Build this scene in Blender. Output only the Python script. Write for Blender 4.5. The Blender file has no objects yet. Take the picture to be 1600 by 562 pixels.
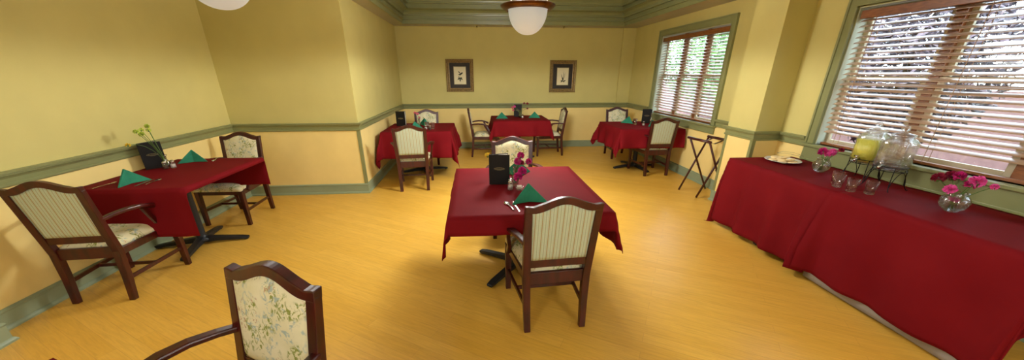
import bpy, bmesh, math, random
from mathutils import Vector, Matrix
random.seed(7)
PI = math.pi
scn = bpy.context.scene
COL = scn.collection
CZ = 2.5          # height of the soffit
RX = 3.5          # face of the window wall
LX = -3.2         # face of the left wall
BY = 8.23         # face of the back wall

# ------------------------------------------------------------------ materials
def lin(r, g, b):
    f = lambda c: ((c/255+0.055)/1.055)**2.4 if c > 10 else c/255/12.92
    return (f(r), f(g), f(b), 1)

def new_mat(name):
    m = bpy.data.materials.new(name); m.use_nodes = True
    nt = m.node_tree; b = nt.nodes['Principled BSDF']
    return m, nt, b

def N(nt, t, **kw):
    n = nt.nodes.new(t)
    for k, v in kw.items():
        if k.startswith('i_'):
            n.inputs[k[2:].replace('_', ' ')].default_value = v
        else: setattr(n, k, v)
    return n

def ramp(nt, src, stops):
    r = nt.nodes.new('ShaderNodeValToRGB')
    e = r.color_ramp.elements
    while len(e) < len(stops): e.new(0.5)
    for el, (p, c) in zip(e, stops): el.position = p; el.color = c
    nt.links.new(src, r.inputs[0]); return r

def mix(nt, fac, a, b, mode='MIX'):
    n = nt.nodes.new('ShaderNodeMix'); n.data_type = 'RGBA'; n.blend_type = mode
    for inp, v in ((n.inputs[0], fac), (n.inputs[6], a), (n.inputs[7], b)):
        if hasattr(v, 'links'): nt.links.new(v, inp)
        else: inp.default_value = v
    return n.outputs[2]

def simple(name, col, rough=.6, metal=0, noise=.0, nscale=8, spec=.5, bump=0, bscale=80, coat=0):
    m, nt, b = new_mat(name)
    b.inputs['Base Color'].default_value = col; b.inputs['Roughness'].default_value = rough
    b.inputs['Metallic'].default_value = metal; b.inputs['Specular IOR Level'].default_value = spec
    b.inputs['Coat Weight'].default_value = coat; b.inputs['Coat Roughness'].default_value = .15
    tc = N(nt, 'ShaderNodeTexCoord')
    if noise:
        n = N(nt, 'ShaderNodeTexNoise', i_Scale=nscale, i_Detail=4.0)
        nt.links.new(tc.outputs['Object'], n.inputs['Vector'])
        d = tuple(c*(1-noise) for c in col[:3])+(1,); l = tuple(min(1, c*(1+noise)) for c in col[:3])+(1,)
        r = ramp(nt, n.outputs['Fac'], [(.3, d), (.7, l)])
        nt.links.new(r.outputs[0], b.inputs['Base Color'])
    if bump:
        n = N(nt, 'ShaderNodeTexNoise', i_Scale=bscale, i_Detail=3.0)
        nt.links.new(tc.outputs['Object'], n.inputs['Vector'])
        bp = N(nt, 'ShaderNodeBump', i_Strength=bump, i_Distance=.01)
        nt.links.new(n.outputs['Fac'], bp.inputs['Height']); nt.links.new(bp.outputs[0], b.inputs['Normal'])
    return m

def wood(name, dark, light, rough=.3, scale=(2, 30, 30), coat=.3):
    m, nt, b = new_mat(name)
    tc = N(nt, 'ShaderNodeTexCoord'); mp = N(nt, 'ShaderNodeMapping'); mp.inputs['Scale'].default_value = scale
    nt.links.new(tc.outputs['Object'], mp.inputs['Vector'])
    n = N(nt, 'ShaderNodeTexNoise', i_Scale=3.0, i_Detail=6.0)
    nt.links.new(mp.outputs[0], n.inputs['Vector'])
    r = ramp(nt, n.outputs['Fac'], [(.3, dark), (.7, light)])
    nt.links.new(r.outputs[0], b.inputs['Base Color'])
    b.inputs['Roughness'].default_value = rough; b.inputs['Coat Weight'].default_value = coat
    b.inputs['Coat Roughness'].default_value = .2
    return m

def floor_mat():
    m, nt, b = new_mat('laminate')
    tc = N(nt, 'ShaderNodeTexCoord'); mp = N(nt, 'ShaderNodeMapping')
    mp.inputs['Rotation'].default_value = (0, 0, math.radians(31))
    nt.links.new(tc.outputs['Object'], mp.inputs['Vector'])
    br = N(nt, 'ShaderNodeTexBrick')
    br.inputs['Scale'].default_value = 1.0; br.inputs['Brick Width'].default_value = 1.25
    br.inputs['Row Height'].default_value = .095; br.inputs['Mortar Size'].default_value = .0016
    br.inputs['Mortar Smooth'].default_value = .6; br.inputs['Bias'].default_value = 0
    br.offset = .37
    br.inputs['Color1'].default_value = lin(224, 174, 68); br.inputs['Color2'].default_value = lin(232, 184, 80)
    br.inputs['Mortar'].default_value = lin(210, 158, 70)
    nt.links.new(mp.outputs[0], br.inputs['Vector'])
    m2 = N(nt, 'ShaderNodeMapping'); m2.inputs['Scale'].default_value = (2.6, 34, 1)
    nt.links.new(mp.outputs[0], m2.inputs['Vector'])
    n = N(nt, 'ShaderNodeTexNoise', i_Scale=2.0, i_Detail=8.0, i_Roughness=.65, i_Distortion=.6)
    nt.links.new(m2.outputs[0], n.inputs['Vector'])
    r = ramp(nt, n.outputs['Fac'], [(.3, (.86, .82, .76, 1)), (.6, (1.02, 1.02, 1.0, 1))])
    c = mix(nt, 1.0, br.outputs['Color'], r.outputs[0], 'MULTIPLY')
    nt.links.new(c, b.inputs['Base Color'])
    n2 = N(nt, 'ShaderNodeTexNoise', i_Scale=1.7, i_Detail=3.0)
    nt.links.new(tc.outputs['Object'], n2.inputs['Vector'])
    r2 = ramp(nt, n2.outputs['Fac'], [(.3, (.28, .28, .28, 1)), (.7, (.38, .38, .38, 1))])
    nt.links.new(r2.outputs[0], b.inputs['Roughness']); b.inputs['Specular IOR Level'].default_value = .65
    return m

def wall_mat(name, col):
    m = simple(name, col, .75, noise=.035, nscale=3, spec=.25, bump=.12, bscale=260)
    return m

def floral_mat():
    m, nt, b = new_mat('floral_fabric')
    tc = N(nt, 'ShaderNodeTexCoord')
    base = lin(214, 204, 162)
    nz = N(nt, 'ShaderNodeTexNoise', i_Scale=9.0, i_Detail=3.0)
    nt.links.new(tc.outputs['Object'], nz.inputs['Vector'])
    r0 = ramp(nt, nz.outputs['Fac'], [(.35, lin(222, 216, 174)), (.65, lin(234, 228, 196))])
    def blotch(scale, lo, hi, col, src, seed, stretch=(1, 1, 1), msk=(.5, .58)):
        mp = N(nt, 'ShaderNodeMapping'); mp.inputs['Location'].default_value = (seed, seed*1.7, seed*.6)
        mp.inputs['Scale'].default_value = stretch
        nt.links.new(tc.outputs['Object'], mp.inputs['Vector'])
        v = N(nt, 'ShaderNodeTexNoise', i_Scale=scale, i_Detail=5.0, i_Roughness=.6, i_Distortion=1.2)
        nt.links.new(mp.outputs[0], v.inputs['Vector'])
        g = N(nt, 'ShaderNodeTexNoise', i_Scale=11.0, i_Detail=1.0)
        nt.links.new(mp.outputs[0], g.inputs['Vector'])
        a = ramp(nt, v.outputs['Fac'], [(lo, (0, 0, 0, 1)), (hi, (1, 1, 1, 1))])
        k = ramp(nt, g.outputs['Fac'], [(msk[0], (0, 0, 0, 1)), (msk[1], (1, 1, 1, 1))])
        mm = N(nt, 'ShaderNodeMath', operation='MULTIPLY')
        nt.links.new(a.outputs[0], mm.inputs[0]); nt.links.new(k.outputs[0], mm.inputs[1])
        return mix(nt, mm.outputs[0], src, col)
    c = blotch(42, .5, .56, lin(142, 150, 72), r0.outputs[0], 3.1, (1.2, 1.2, .8))
    c = blotch(30, .52, .6, lin(170, 186, 176), c, 9.7, (1, 1, 1), (.5, .56))
    c = blotch(55, .55, .6, lin(188, 150, 112), c, 17.3, (1, 1, 1), (.6, .64))
    nt.links.new(c, b.inputs['Base Color']); b.inputs['Roughness'].default_value = .85
    b.inputs['Specular IOR Level'].default_value = .2
    return m

def stripe_mat():
    m, nt, b = new_mat('striped_fabric')
    tc = N(nt, 'ShaderNodeTexCoord')
    w = N(nt, 'ShaderNodeTexWave', i_Scale=7.5, i_Distortion=.05, i_Detail=1.0)
    w.bands_direction = 'X'; nt.links.new(tc.outputs['Object'], w.inputs['Vector'])
    r1 = ramp(nt, w.outputs['Fac'], [(.0, lin(168, 150, 112)), (.05, lin(180, 170, 134)), (.09, lin(192, 204, 180)), (.45, lin(186, 200, 178)), (.9, lin(202, 212, 192)), (1, lin(166, 178, 150))])
    w2 = N(nt, 'ShaderNodeTexWave', i_Scale=37.5, i_Distortion=.1)
    w2.bands_direction = 'X'; nt.links.new(tc.outputs['Object'], w2.inputs['Vector'])
    r2 = ramp(nt, w2.outputs['Fac'], [(0, (.86, .87, .84, 1)), (.6, (1, 1, 1, 1))])
    class _r: outputs = [mix(nt, 1.0, r1.outputs[0], r2.outputs[0], 'MULTIPLY')]
    r = _r
    n = N(nt, 'ShaderNodeTexNoise', i_Scale=160.0)
    nt.links.new(tc.outputs['Object'], n.inputs['Vector'])
    c = mix(nt, .2, r.outputs[0], n.outputs['Color'], 'OVERLAY')
    nt.links.new(c, b.inputs['Base Color']); b.inputs['Roughness'].default_value = .85
    b.inputs['Specular IOR Level'].default_value = .2
    return m

def cloth_mat():
    m, nt, b = new_mat('burgundy_cloth')
    tc = N(nt, 'ShaderNodeTexCoord')
    n = N(nt, 'ShaderNodeTexNoise', i_Scale=2.5, i_Detail=4.0)
    nt.links.new(tc.outputs['Object'], n.inputs['Vector'])
    r = ramp(nt, n.outputs['Fac'], [(.3, (.15, .0055, .009, 1)), (.7, (.19, .008, .012, 1))])
    nt.links.new(r.outputs[0], b.inputs['Base Color'])
    b.inputs['Roughness'].default_value = .72; b.inputs['Specular IOR Level'].default_value = .05
    b.inputs['Sheen Weight'].default_value = .0; b.inputs['Sheen Roughness'].default_value = .5
    b.inputs['Sheen Tint'].default_value = (1, .35, .35, 1)
    n2 = N(nt, 'ShaderNodeTexNoise', i_Scale=420.0)
    nt.links.new(tc.outputs['Object'], n2.inputs['Vector'])
    bp = N(nt, 'ShaderNodeBump', i_Strength=.12, i_Distance=.004)
    nt.links.new(n2.outputs['Fac'], bp.inputs['Height']); nt.links.new(bp.outputs[0], b.inputs['Normal'])
    return m

def glass_mat(name, col=(1, 1, 1, 1), rough=0.0, ior=1.45, clear=.66):
    # clear walls: part straight-through, part refracting, plus the mirror of a glass surface
    m = bpy.data.materials.new(name); m.use_nodes = True; nt = m.node_tree
    nt.nodes.clear(); o = N(nt, 'ShaderNodeOutputMaterial')
    t = N(nt, 'ShaderNodeBsdfTransparent'); t.inputs[0].default_value = tuple(c*.96 for c in col[:3])+(1,)
    g = N(nt, 'ShaderNodeBsdfGlass'); g.inputs['Roughness'].default_value = rough; g.inputs['IOR'].default_value = ior
    g.inputs['Color'].default_value = col
    gl = N(nt, 'ShaderNodeBsdfGlossy'); gl.inputs['Roughness'].default_value = .03
    fr = N(nt, 'ShaderNodeFresnel'); fr.inputs[0].default_value = ior
    ge = N(nt, 'ShaderNodeNewGeometry'); inv = N(nt, 'ShaderNodeMath', operation='SUBTRACT'); inv.inputs[0].default_value = 1
    nt.links.new(ge.outputs['Backfacing'], inv.inputs[1])
    ad = N(nt, 'ShaderNodeMath', operation='ADD'); ad.inputs[1].default_value = .05; nt.links.new(fr.outputs[0], ad.inputs[0])
    lw = N(nt, 'ShaderNodeMath', operation='MULTIPLY'); nt.links.new(ad.outputs[0], lw.inputs[0]); nt.links.new(inv.outputs[0], lw.inputs[1])
    x = N(nt, 'ShaderNodeMixShader'); x.inputs[0].default_value = clear
    nt.links.new(g.outputs[0], x.inputs[1]); nt.links.new(t.outputs[0], x.inputs[2])
    y = N(nt, 'ShaderNodeMixShader'); nt.links.new(lw.outputs[0], y.inputs[0])
    nt.links.new(x.outputs[0], y.inputs[1]); nt.links.new(gl.outputs[0], y.inputs[2])
    nt.links.new(y.outputs[0], o.inputs[0]); return m

def thin_glass(name):
    # window pane: mostly clear, a little mirror
    m = bpy.data.materials.new(name); m.use_nodes = True; nt = m.node_tree
    nt.nodes.clear(); o = N(nt, 'ShaderNodeOutputMaterial')
    t = N(nt, 'ShaderNodeBsdfTransparent'); t.inputs[0].default_value = (.94, .97, .95, 1)
    g = N(nt, 'ShaderNodeBsdfGlossy'); g.inputs['Roughness'].default_value = .02
    f = N(nt, 'ShaderNodeValue'); f.outputs[0].default_value = .06
    x = N(nt, 'ShaderNodeMixShader')
    nt.links.new(f.outputs[0], x.inputs[0]); nt.links.new(t.outputs[0], x.inputs[1]); nt.links.new(g.outputs[0], x.inputs[2])
    nt.links.new(x.outputs[0], o.inputs[0]); return m

def slat_mat():
    m = bpy.data.materials.new('blind_slat'); m.use_nodes = True; nt = m.node_tree
    b = nt.nodes['Principled BSDF']; o = nt.nodes['Material Output']
    tc = N(nt, 'ShaderNodeTexCoord'); mp = N(nt, 'ShaderNodeMapping'); mp.inputs['Scale'].default_value = (20, 2, 20)
    nt.links.new(tc.outputs['Object'], mp.inputs['Vector'])
    n = N(nt, 'ShaderNodeTexNoise', i_Scale=3.0, i_Detail=4.0); nt.links.new(mp.outputs[0], n.inputs['Vector'])
    r = ramp(nt, n.outputs['Fac'], [(.3, lin(184, 146, 110)), (.7, lin(206, 174, 142))])
    nt.links.new(r.outputs[0], b.inputs['Base Color'])
    b.inputs['Roughness'].default_value = .28; b.inputs['Coat Weight'].default_value = .6
    b.inputs['Coat Roughness'].default_value = .25
    tr = N(nt, 'ShaderNodeBsdfTranslucent'); tr.inputs[0].default_value = (.78, .66, .52, 1)
    x = N(nt, 'ShaderNodeMixShader'); x.inputs[0].default_value = .22
    nt.links.new(b.outputs[0], x.inputs[1]); nt.links.new(tr.outputs[0], x.inputs[2]); nt.links.new(x.outputs[0], o.inputs[0])
    return m

def emit_mat(name, col, strength, base=(.9, .9, .86, 1)):
    m, nt, b = new_mat(name)
    tc = N(nt, 'ShaderNodeTexCoord'); n = N(nt, 'ShaderNodeTexNoise', i_Scale=3.0, i_Detail=3.0)
    nt.links.new(tc.outputs['Object'], n.inputs['Vector'])
    r = ramp(nt, n.outputs['Fac'], [(.3, tuple(c*.93 for c in col[:3])+(1,)), (.7, col)])
    b.inputs['Base Color'].default_value = base; b.inputs['Roughness'].default_value = .35
    nt.links.new(r.outputs[0], b.inputs['Emission Color']); b.inputs['Emission Strength'].default_value = strength
    return m

def leaf_mat(name, a, bcol):
    m, nt, b = new_mat(name)
    tc = N(nt, 'ShaderNodeTexCoord'); n = N(nt, 'ShaderNodeTexNoise', i_Scale=5.0, i_Detail=4.0)
    nt.links.new(tc.outputs['Object'], n.inputs['Vector'])
    r = ramp(nt, n.outputs['Fac'], [(.35, a), (.65, bcol)])
    nt.links.new(r.outputs[0], b.inputs['Base Color']); b.inputs['Roughness'].default_value = .45
    return m

M = {}
M['wall_up'] = wall_mat('yellow_wallpaper', lin(203, 192, 122))
M['wall_lo'] = wall_mat('cream_wainscot', lin(240, 216, 142))
M['trim'] = simple('sage_trim', lin(134, 138, 92), .3, noise=.05, nscale=6)
M['base'] = simple('sage_baseboard', lin(142, 156, 126), .4, noise=.05, nscale=6)
M['floor'] = floor_mat()
M['ceil'] = wall_mat('ceiling_paint', lin(186, 184, 176))
M['mahog'] = wood('mahogany', lin(44, 6, 5), lin(76, 13, 10), .36, (9, 9, 2), .25)
M['floral'] = floral_mat()
M['stripe'] = stripe_mat()
M['cloth'] = cloth_mat()
M['liner'] = simple('gray_liner', lin(150, 142, 136), .8, noise=.05)
M['iron'] = simple('black_cast_iron', lin(30, 34, 40), .42, .2, noise=.15, nscale=30, bump=.1)
M['board'] = wood('table_board', lin(48, 26, 18), lin(66, 38, 24), .5, coat=0)
M['green'] = simple('green_napkin', lin(46, 128, 98), .8, noise=.12, nscale=18, spec=.2, bump=.2, bscale=400)
M['menu'] = simple('black_leatherette', lin(14, 12, 12), .5, spec=.3, noise=.1, bump=.15, bscale=300)
M['paper'] = simple('menu_paper', lin(225, 220, 205), .8, noise=.03)
M['gilt'] = simple('gilt_print', lin(140, 126, 88), .5, .3, noise=.1)
M['glass'] = glass_mat('clear_glass')
M['water'] = glass_mat('vase_water', (.93, .97, .95, 1), 0, 1.33)
M['lemon'] = simple('lemonade', lin(226, 222, 92), .3, noise=.03, nscale=10)
M['steel'] = simple('polished_steel', lin(200, 198, 190), .18, 1, noise=.04)
M['chrome'] = simple('satin_chrome', lin(185, 180, 172), .22, 1, noise=.04)
M['wire'] = simple('black_wire', lin(22, 20, 22), .4, .6, noise=.1)
M['china'] = simple('white_china', lin(236, 232, 224), .15, noise=.02, coat=.5)
M['cookie'] = simple('shortbread', lin(240, 214, 158), .8, noise=.14, nscale=40, bump=.5, bscale=120)
M['salt'] = simple('salt', lin(235, 233, 228), .8, noise=.03, nscale=60)
M['pepper'] = simple('pepper', lin(70, 60, 52), .9, noise=.3, nscale=160)
M['magenta'] = simple('magenta_petal', lin(196, 30, 122), .6, noise=.25, nscale=60)
M['pink'] = simple('pink_petal', lin(226, 84, 166), .6, noise=.2, nscale=60)
M['crimson'] = simple('crimson_petal', lin(138, 14, 52), .6, noise=.25, nscale=60)
M['rose'] = simple('pale_rose_petal', lin(214, 110, 120), .6, noise=.25, nscale=60)
M['lime'] = simple('lime_petal', lin(186, 200, 78), .6, noise=.2, nscale=60)
M['gold'] = simple('yellow_petal', lin(226, 190, 40), .6, noise=.2, nscale=60)
M['stem'] = simple('flower_stem', lin(86, 118, 52), .6, noise=.15, nscale=40)
M['frame'] = simple('bronze_gilt_frame', lin(146, 122, 76), .38, .35, noise=.4, nscale=45, bump=.6, bscale=70)
M['mat_board'] = simple('dark_mat_board', lin(40, 34, 30), .7, noise=.3, nscale=25)
M['print'] = simple('cream_print', lin(222, 214, 178), .8, noise=.03)
M['ink'] = simple('green_black_ink', lin(50, 58, 40), .8, noise=.2, nscale=30)
M['bronze'] = simple('bronze', lin(96, 60, 30), .35, .85, noise=.3, nscale=18)
M['bowl'] = emit_mat('alabaster_bowl', (.84, .95, 1, 1), .24, (.6,.6,.58,1))
M['sash'] = simple('sash_paint', lin(196, 186, 160), .45, noise=.03)
M['jamb'] = simple('jamb_paint', lin(196, 206, 186), .5, noise=.03)
M['slat'] = slat_mat()
M['blind_wood'] = wood('blind_wood', lin(112, 62, 26), lin(150, 92, 44), .4, (6, 6, 30))
M['tape'] = simple('ladder_cord', lin(170, 140, 110), .8, noise=.05)
M['pane'] = thin_glass('window_pane')
M['leaf'] = leaf_mat('leaf_green', lin(60, 104, 48), lin(128, 168, 92))
M['leaf2'] = leaf_mat('leaf_plum', lin(66, 56, 66), lin(122, 108, 120))
M['bark'] = simple('bark', lin(92, 74, 60), .9, noise=.3, nscale=14, bump=.4)
M['ground'] = simple('paving', lin(112, 92, 96), .9, noise=.1, nscale=4, bump=.1)
M['brick'] = simple('garden_wall', lin(128, 100, 100), .85, noise=.12, nscale=9, bump=.3)
M['rubber'] = simple('floor_glide', lin(60, 58, 54), .6, noise=.1)

# ------------------------------------------------------------------ mesh builder
class MB:
    def __init__(s): s.v = []; s.f = []; s.m = []; s.sm = []
    def add(s, vs, fs, mi=0, smooth=False, mat=None):
        o = len(s.v)
        for p in vs:
            p = Vector(p); s.v.append(tuple(mat @ p if mat is not None else p))
        for f in fs: s.f.append(tuple(o+i for i in f)); s.m.append(mi); s.sm.append(smooth)
        return s
    def box(s, x0, x1, y0, y1, z0, z1, mi=0, mat=None):
        v = [(x0, y0, z0), (x1, y0, z0), (x1, y1, z0), (x0, y1, z0), (x0, y0, z1), (x1, y0, z1), (x1, y1, z1), (x0, y1, z1)]
        f = [(0, 3, 2, 1), (4, 5, 6, 7), (0, 1, 5, 4), (1, 2, 6, 5), (2, 3, 7, 6), (3, 0, 4, 7)]
        return s.add(v, f, mi, False, mat)
    def hexa(s, bottom, top, mi=0):   # two 4-point loops, bottom counter-clockwise seen from above
        v = list(bottom)+list(top)
        return s.add(v, [(0, 3, 2, 1), (4, 5, 6, 7), (0, 1, 5, 4), (1, 2, 6, 5), (2, 3, 7, 6), (3, 0, 4, 7)], mi)
    def prism(s, pts, off, mi=0, smooth=False):  # polygon in 3D, offset vector
        n = len(pts); off = Vector(off)
        v = [Vector(p) for p in pts]+[Vector(p)+off for p in pts]
        f = [tuple(range(n))[::-1], tuple(range(n, 2*n))]
        f += [(i, (i+1) % n, n+(i+1) % n, n+i) for i in range(n)]
        return s.add(v, f, mi, smooth)
    def rings(s, rings, mi=0, smooth=True, close=True, caps=True):
        o = []; vs = []
        k = len(rings[0])
        for r in rings: vs += r
        fs = []
        for i in range(len(rings)-1):
            for j in range(k if close else k-1):
                a = i*k+j; b = i*k+(j+1) % k
                fs.append((a, b, b+k, a+k))
        if caps and close:
            fs.append(tuple(range(k))[::-1]); fs.append(tuple((len(rings)-1)*k+j for j in range(k)))
        return s.add(vs, fs, mi, smooth)
    def tube(s, path, rad, n=8, mi=0, smooth=True, squash=None, up=None):
        path = [Vector(p) for p in path]; rr = []
        prev = None
        for i, p in enumerate(path):
            t = (path[min(i+1, len(path)-1)]-path[max(i-1, 0)])
            t = t.normalized() if t.length > 1e-9 else Vector((0, 0, 1))
            ref = Vector(up) if up else (prev if prev is not None else (Vector((0, 0, 1)) if abs(t.z) < .9 else Vector((1, 0, 0))))
            a = (ref-t*ref.dot(t)); a = a.normalized() if a.length > 1e-6 else t.orthogonal().normalized()
            b = t.cross(a); prev = a
            r = rad[i] if isinstance(rad, (list, tuple)) else rad
            sa, sb = squash if squash else (1, 1)
            rr.append([p+a*(math.cos(2*PI*k/n)*r*sa)+b*(math.sin(2*PI*k/n)*r*sb) for k in range(n)])
        return s.rings(rr, mi, smooth)
    def bar(s, path, w, h, mi=0, up=(0, 0, 1)):  # rectangular section sweep; w sideways, h along up
        path = [Vector(p) for p in path]; rr = []
        for i, p in enumerate(path):
            t = (path[min(i+1, len(path)-1)]-path[max(i-1, 0)]).normalized()
            u = Vector(up); a = (u-t*u.dot(t)).normalized(); b = t.cross(a)
            ww = w[i] if isinstance(w, (list, tuple)) else w; hh = h[i] if isinstance(h, (list, tuple)) else h
            rr.append([p+a*(sy*hh/2)+b*(sx*ww/2) for sx, sy in ((1, 1), (-1, 1), (-1, -1), (1, -1))])
        return s.rings(rr, mi, False)
    def lathe(s, prof, n=24, mi=0, c=(0, 0, 0), smooth=True, sx=1, sy=1):
        vs = []; fs = []; k = len(prof)
        for j in range(n):
            a = 2*PI*j/n
            for r, z in prof: vs.append((c[0]+math.cos(a)*r*sx, c[1]+math.sin(a)*r*sy, c[2]+z))
        for j in range(n):
            for i in range(k-1):
                a = j*k+i; b = ((j+1) % n)*k+i
                fs.append((a, b, b+1, a+1))
        return s.add(vs, fs, mi, smooth)
    def build(s, name, mats, parent=None, bevel=0, subs=0, loc=None, solid=0):
        me = bpy.data.meshes.new(name)
        me.from_pydata(s.v, [], s.f)
        if not isinstance(mats, (list, tuple)): mats = [mats]
        for m in mats: me.materials.append(M[m] if isinstance(m, str) else m)
        for p, mi, sm in zip(me.polygons, s.m, s.sm): p.material_index = mi; p.use_smooth = sm
        bm = bmesh.new(); bm.from_mesh(me)
        bmesh.ops.remove_doubles(bm, verts=bm.verts, dist=1e-5)
        bmesh.ops.recalc_face_normals(bm, faces=bm.faces)
        bm.to_mesh(me); bm.free(); me.update()
        o = bpy.data.objects.new(name, me); COL.objects.link(o)
        if parent: o.parent = parent
        if loc: o.location = loc
        if solid:
            md = o.modifiers.new('solid', 'SOLIDIFY'); md.thickness = solid; md.offset = 0
        if bevel:
            md = o.modifiers.new('bevel', 'BEVEL'); md.width = bevel; md.segments = 2; md.limit_method = 'ANGLE'; md.angle_limit = math.radians(40)
        if subs:
            md = o.modifiers.new('sub', 'SUBSURF'); md.levels = subs; md.render_levels = subs
        return o

def tag(o, label=None, cat=None, group=None, kind=None):
    if label: o['label'] = label
    if cat: o['category'] = cat
    if group: o['group'] = group
    if kind: o['kind'] = kind
    return o

def thing(name, label, cat, loc=(0, 0, 0), rot=0, group=None):
    o = bpy.data.objects.new(name, None); COL.objects.link(o)
    o.empty_display_size = .1
    o.location = loc; o.rotation_euler = (0, 0, rot)
    return tag(o, label, cat, group)

def dup(root, loc, rot=0, label=None, group=None, tilt=None):
    r = root.copy(); COL.objects.link(r)
    r.location = loc; r.rotation_euler = (tilt[0], tilt[1], rot) if tilt else (0, 0, rot)
    if label: r['label'] = label
    if group: r['group'] = group
    kids = [o for o in bpy.data.objects if o.parent == root]
    for ch in kids:
        c = ch.copy(); COL.objects.link(c); c.parent = r
        for g in [o for o in bpy.data.objects if o.parent == ch]:
            d = g.copy(); COL.objects.link(d); d.parent = c
    return r

def struct(o, label=None):
    o['kind'] = 'structure'
    if label: o['label'] = label
    return o

# ------------------------------------------------------------------ room shell
Y0 = -3.2
b = MB(); b.box(LX-.2, RX+.2, Y0-.2, BY+.2, -.1, 0); struct(b.build('floor', 'floor'), 'honey oak laminate floor laid on the diagonal')

def wall(name, axis, face, out, a0, a1, holes=(), thick=.14, z1=CZ, label=None):
    """axis 'x': wall plane x=face, runs along y; 'y': plane y=face runs along x. out=+1/-1: where the body lies."""
    mb = MB(); zb = .93
    cuts = sorted({a0, a1} | {h[0] for h in holes} | {h[1] for h in holes})
    zc = sorted({0, zb, z1} | {h[2] for h in holes} | {h[3] for h in holes})
    for i in range(len(cuts)-1):
        for k in range(len(zc)-1):
            ca = (cuts[i]+cuts[i+1])/2; cz = (zc[k]+zc[k+1])/2
            if any(h[0] < ca < h[1] and h[2] < cz < h[3] for h in holes): continue
            mi = 0 if cz > zb else 1
            f0, f1 = sorted((face, face+out*thick))
            if axis == 'x': mb.box(f0, f1, cuts[i], cuts[i+1], zc[k], zc[k+1], mi)
            else: mb.box(cuts[i], cuts[i+1], f0, f1, zc[k], zc[k+1], mi)
    return struct(mb.build(name, ['wall_up', 'wall_lo']), label)

# window openings (y0, y1, z0, z1)
W1 = (5.07, 6.98, .90, 2.24)
W2 = (.55, 3.37, .93, 2.16)
JOGX = -3.04; JOGY = 2.06
BUY = 5.02; BUX = -1.58
COLX = 3.19; COLY0 = 3.83; COLY1 = 4.30
wall('wall_left', 'x', LX, -1, JOGY, BUY)
mb = MB(); mb.box(LX-.14, JOGX, Y0, JOGY, .93, CZ, 0); mb.box(LX-.14, JOGX, Y0, JOGY, 0, .93, 1)
struct(mb.build('wall_front_left', ['wall_up', 'wall_lo']))
mb = MB(); mb.box(LX-.14, BUX, BUY, BY+.14, .93, CZ, 0); mb.box(LX-.14, BUX, BUY, BY+.14, 0, .93, 1)
struct(mb.build('wall_back_left', ['wall_up', 'wall_lo']), 'walls boxed out into the room beside the back left table')
wall('wall_back', 'y', BY, 1, BUX, RX+.14)
mb = MB(); mb.box(3.22, RX, BY-.05, BY, .93, CZ, 0); mb.box(3.22, RX, BY-.05, BY, 0, .93, 1)
struct(mb.build('wall_chase', ['wall_up', 'wall_lo']))
wall('wall_right', 'x', RX, 1, Y0, BY, [W1, W2])
mb = MB(); mb.box(COLX, RX, COLY0, COLY1, .93, CZ, 0); mb.box(COLX, RX, COLY0, COLY1, 0, .93, 1)
struct(mb.build('wall_column', ['wall_up', 'wall_lo']), 'boxed column between the two windows')
wall('wall_rear', 'y', Y0, -1, LX, RX)

# ceiling: soffit ring + tray
TX0, TX1, TY0, TY1 = -1.34, 3.07, -2.0, 7.79
TOPZ = 3.0
mb = MB()
mb.box(LX-.14, TX0, Y0-.14, BY+.14, CZ, CZ+.1); mb.box(TX1, RX+.14, Y0-.14, BY+.14, CZ, CZ+.1)
mb.box(TX0, TX1, Y0-.14, TY0, CZ, CZ+.1); mb.box(TX0, TX1, TY1, BY+.14, CZ, CZ+.1)
mb.box(TX0-.1, TX1+.1, TY0-.1, TY1+.1, TOPZ, TOPZ+.1)
mb.box(TX0-.1, TX0, TY0, TY1, CZ+.1, TOPZ); mb.box(TX1, TX1+.1, TY0, TY1, CZ+.1, TOPZ)
mb.box(TX0-.1, TX1+.1, TY0-.1, TY0, CZ+.1, TOPZ); mb.box(TX0-.1, TX1+.1, TY1, TY1+.1, CZ+.1, TOPZ)
struct(mb.build('ceiling', 'ceil'), 'soffit and recessed tray ceiling')

def loop_sweep(name, prof, rect, mat, outward=-1):
    """profile (d, z) swept round a rectangle; d measured towards the rectangle's inside"""
    x0, x1, y0, y1 = rect; mb = MB(); rr = []
    for cx, cy, sx, sy in ((x0, y0, 1, 1), (x1, y0, -1, 1), (x1, y1, -1, -1), (x0, y1, 1, -1), (x0, y0, 1, 1)):
        rr.append([Vector((cx+sx*d, cy+sy*d, z)) for d, z in prof])
    mb.rings(rr, 0, False, True, False)
    return mb.build(name, mat)
crown = [(-.01, 2.49), (.012, 2.49), (.012, 2.555), (.05, 2.557), (.05, 2.572), (.018, 2.58), (.018, 2.63), (.06, 2.632), (.062, 2.648), (.045, 2.655), (.05, 2.68),
         (.075, 2.71), (.12, 2.73), (.15, 2.733), (.15, 2.752), (.115, 2.757), (.115, 2.81), (.165, 2.812), (.165, 2.832), (.15, 2.84), (.155, 2.865), (.19, 2.905), (.25, 2.94), (.30, 2.945), (.30, 2.97), (.33, 2.975), (.33, 3.0), (-.01, 3.0)]
struct(loop_sweep('trim_1', crown, (TX0, TX1, TY0, TY1), 'trim'), 'stepped sage crown moulding round the tray ceiling')

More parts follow.
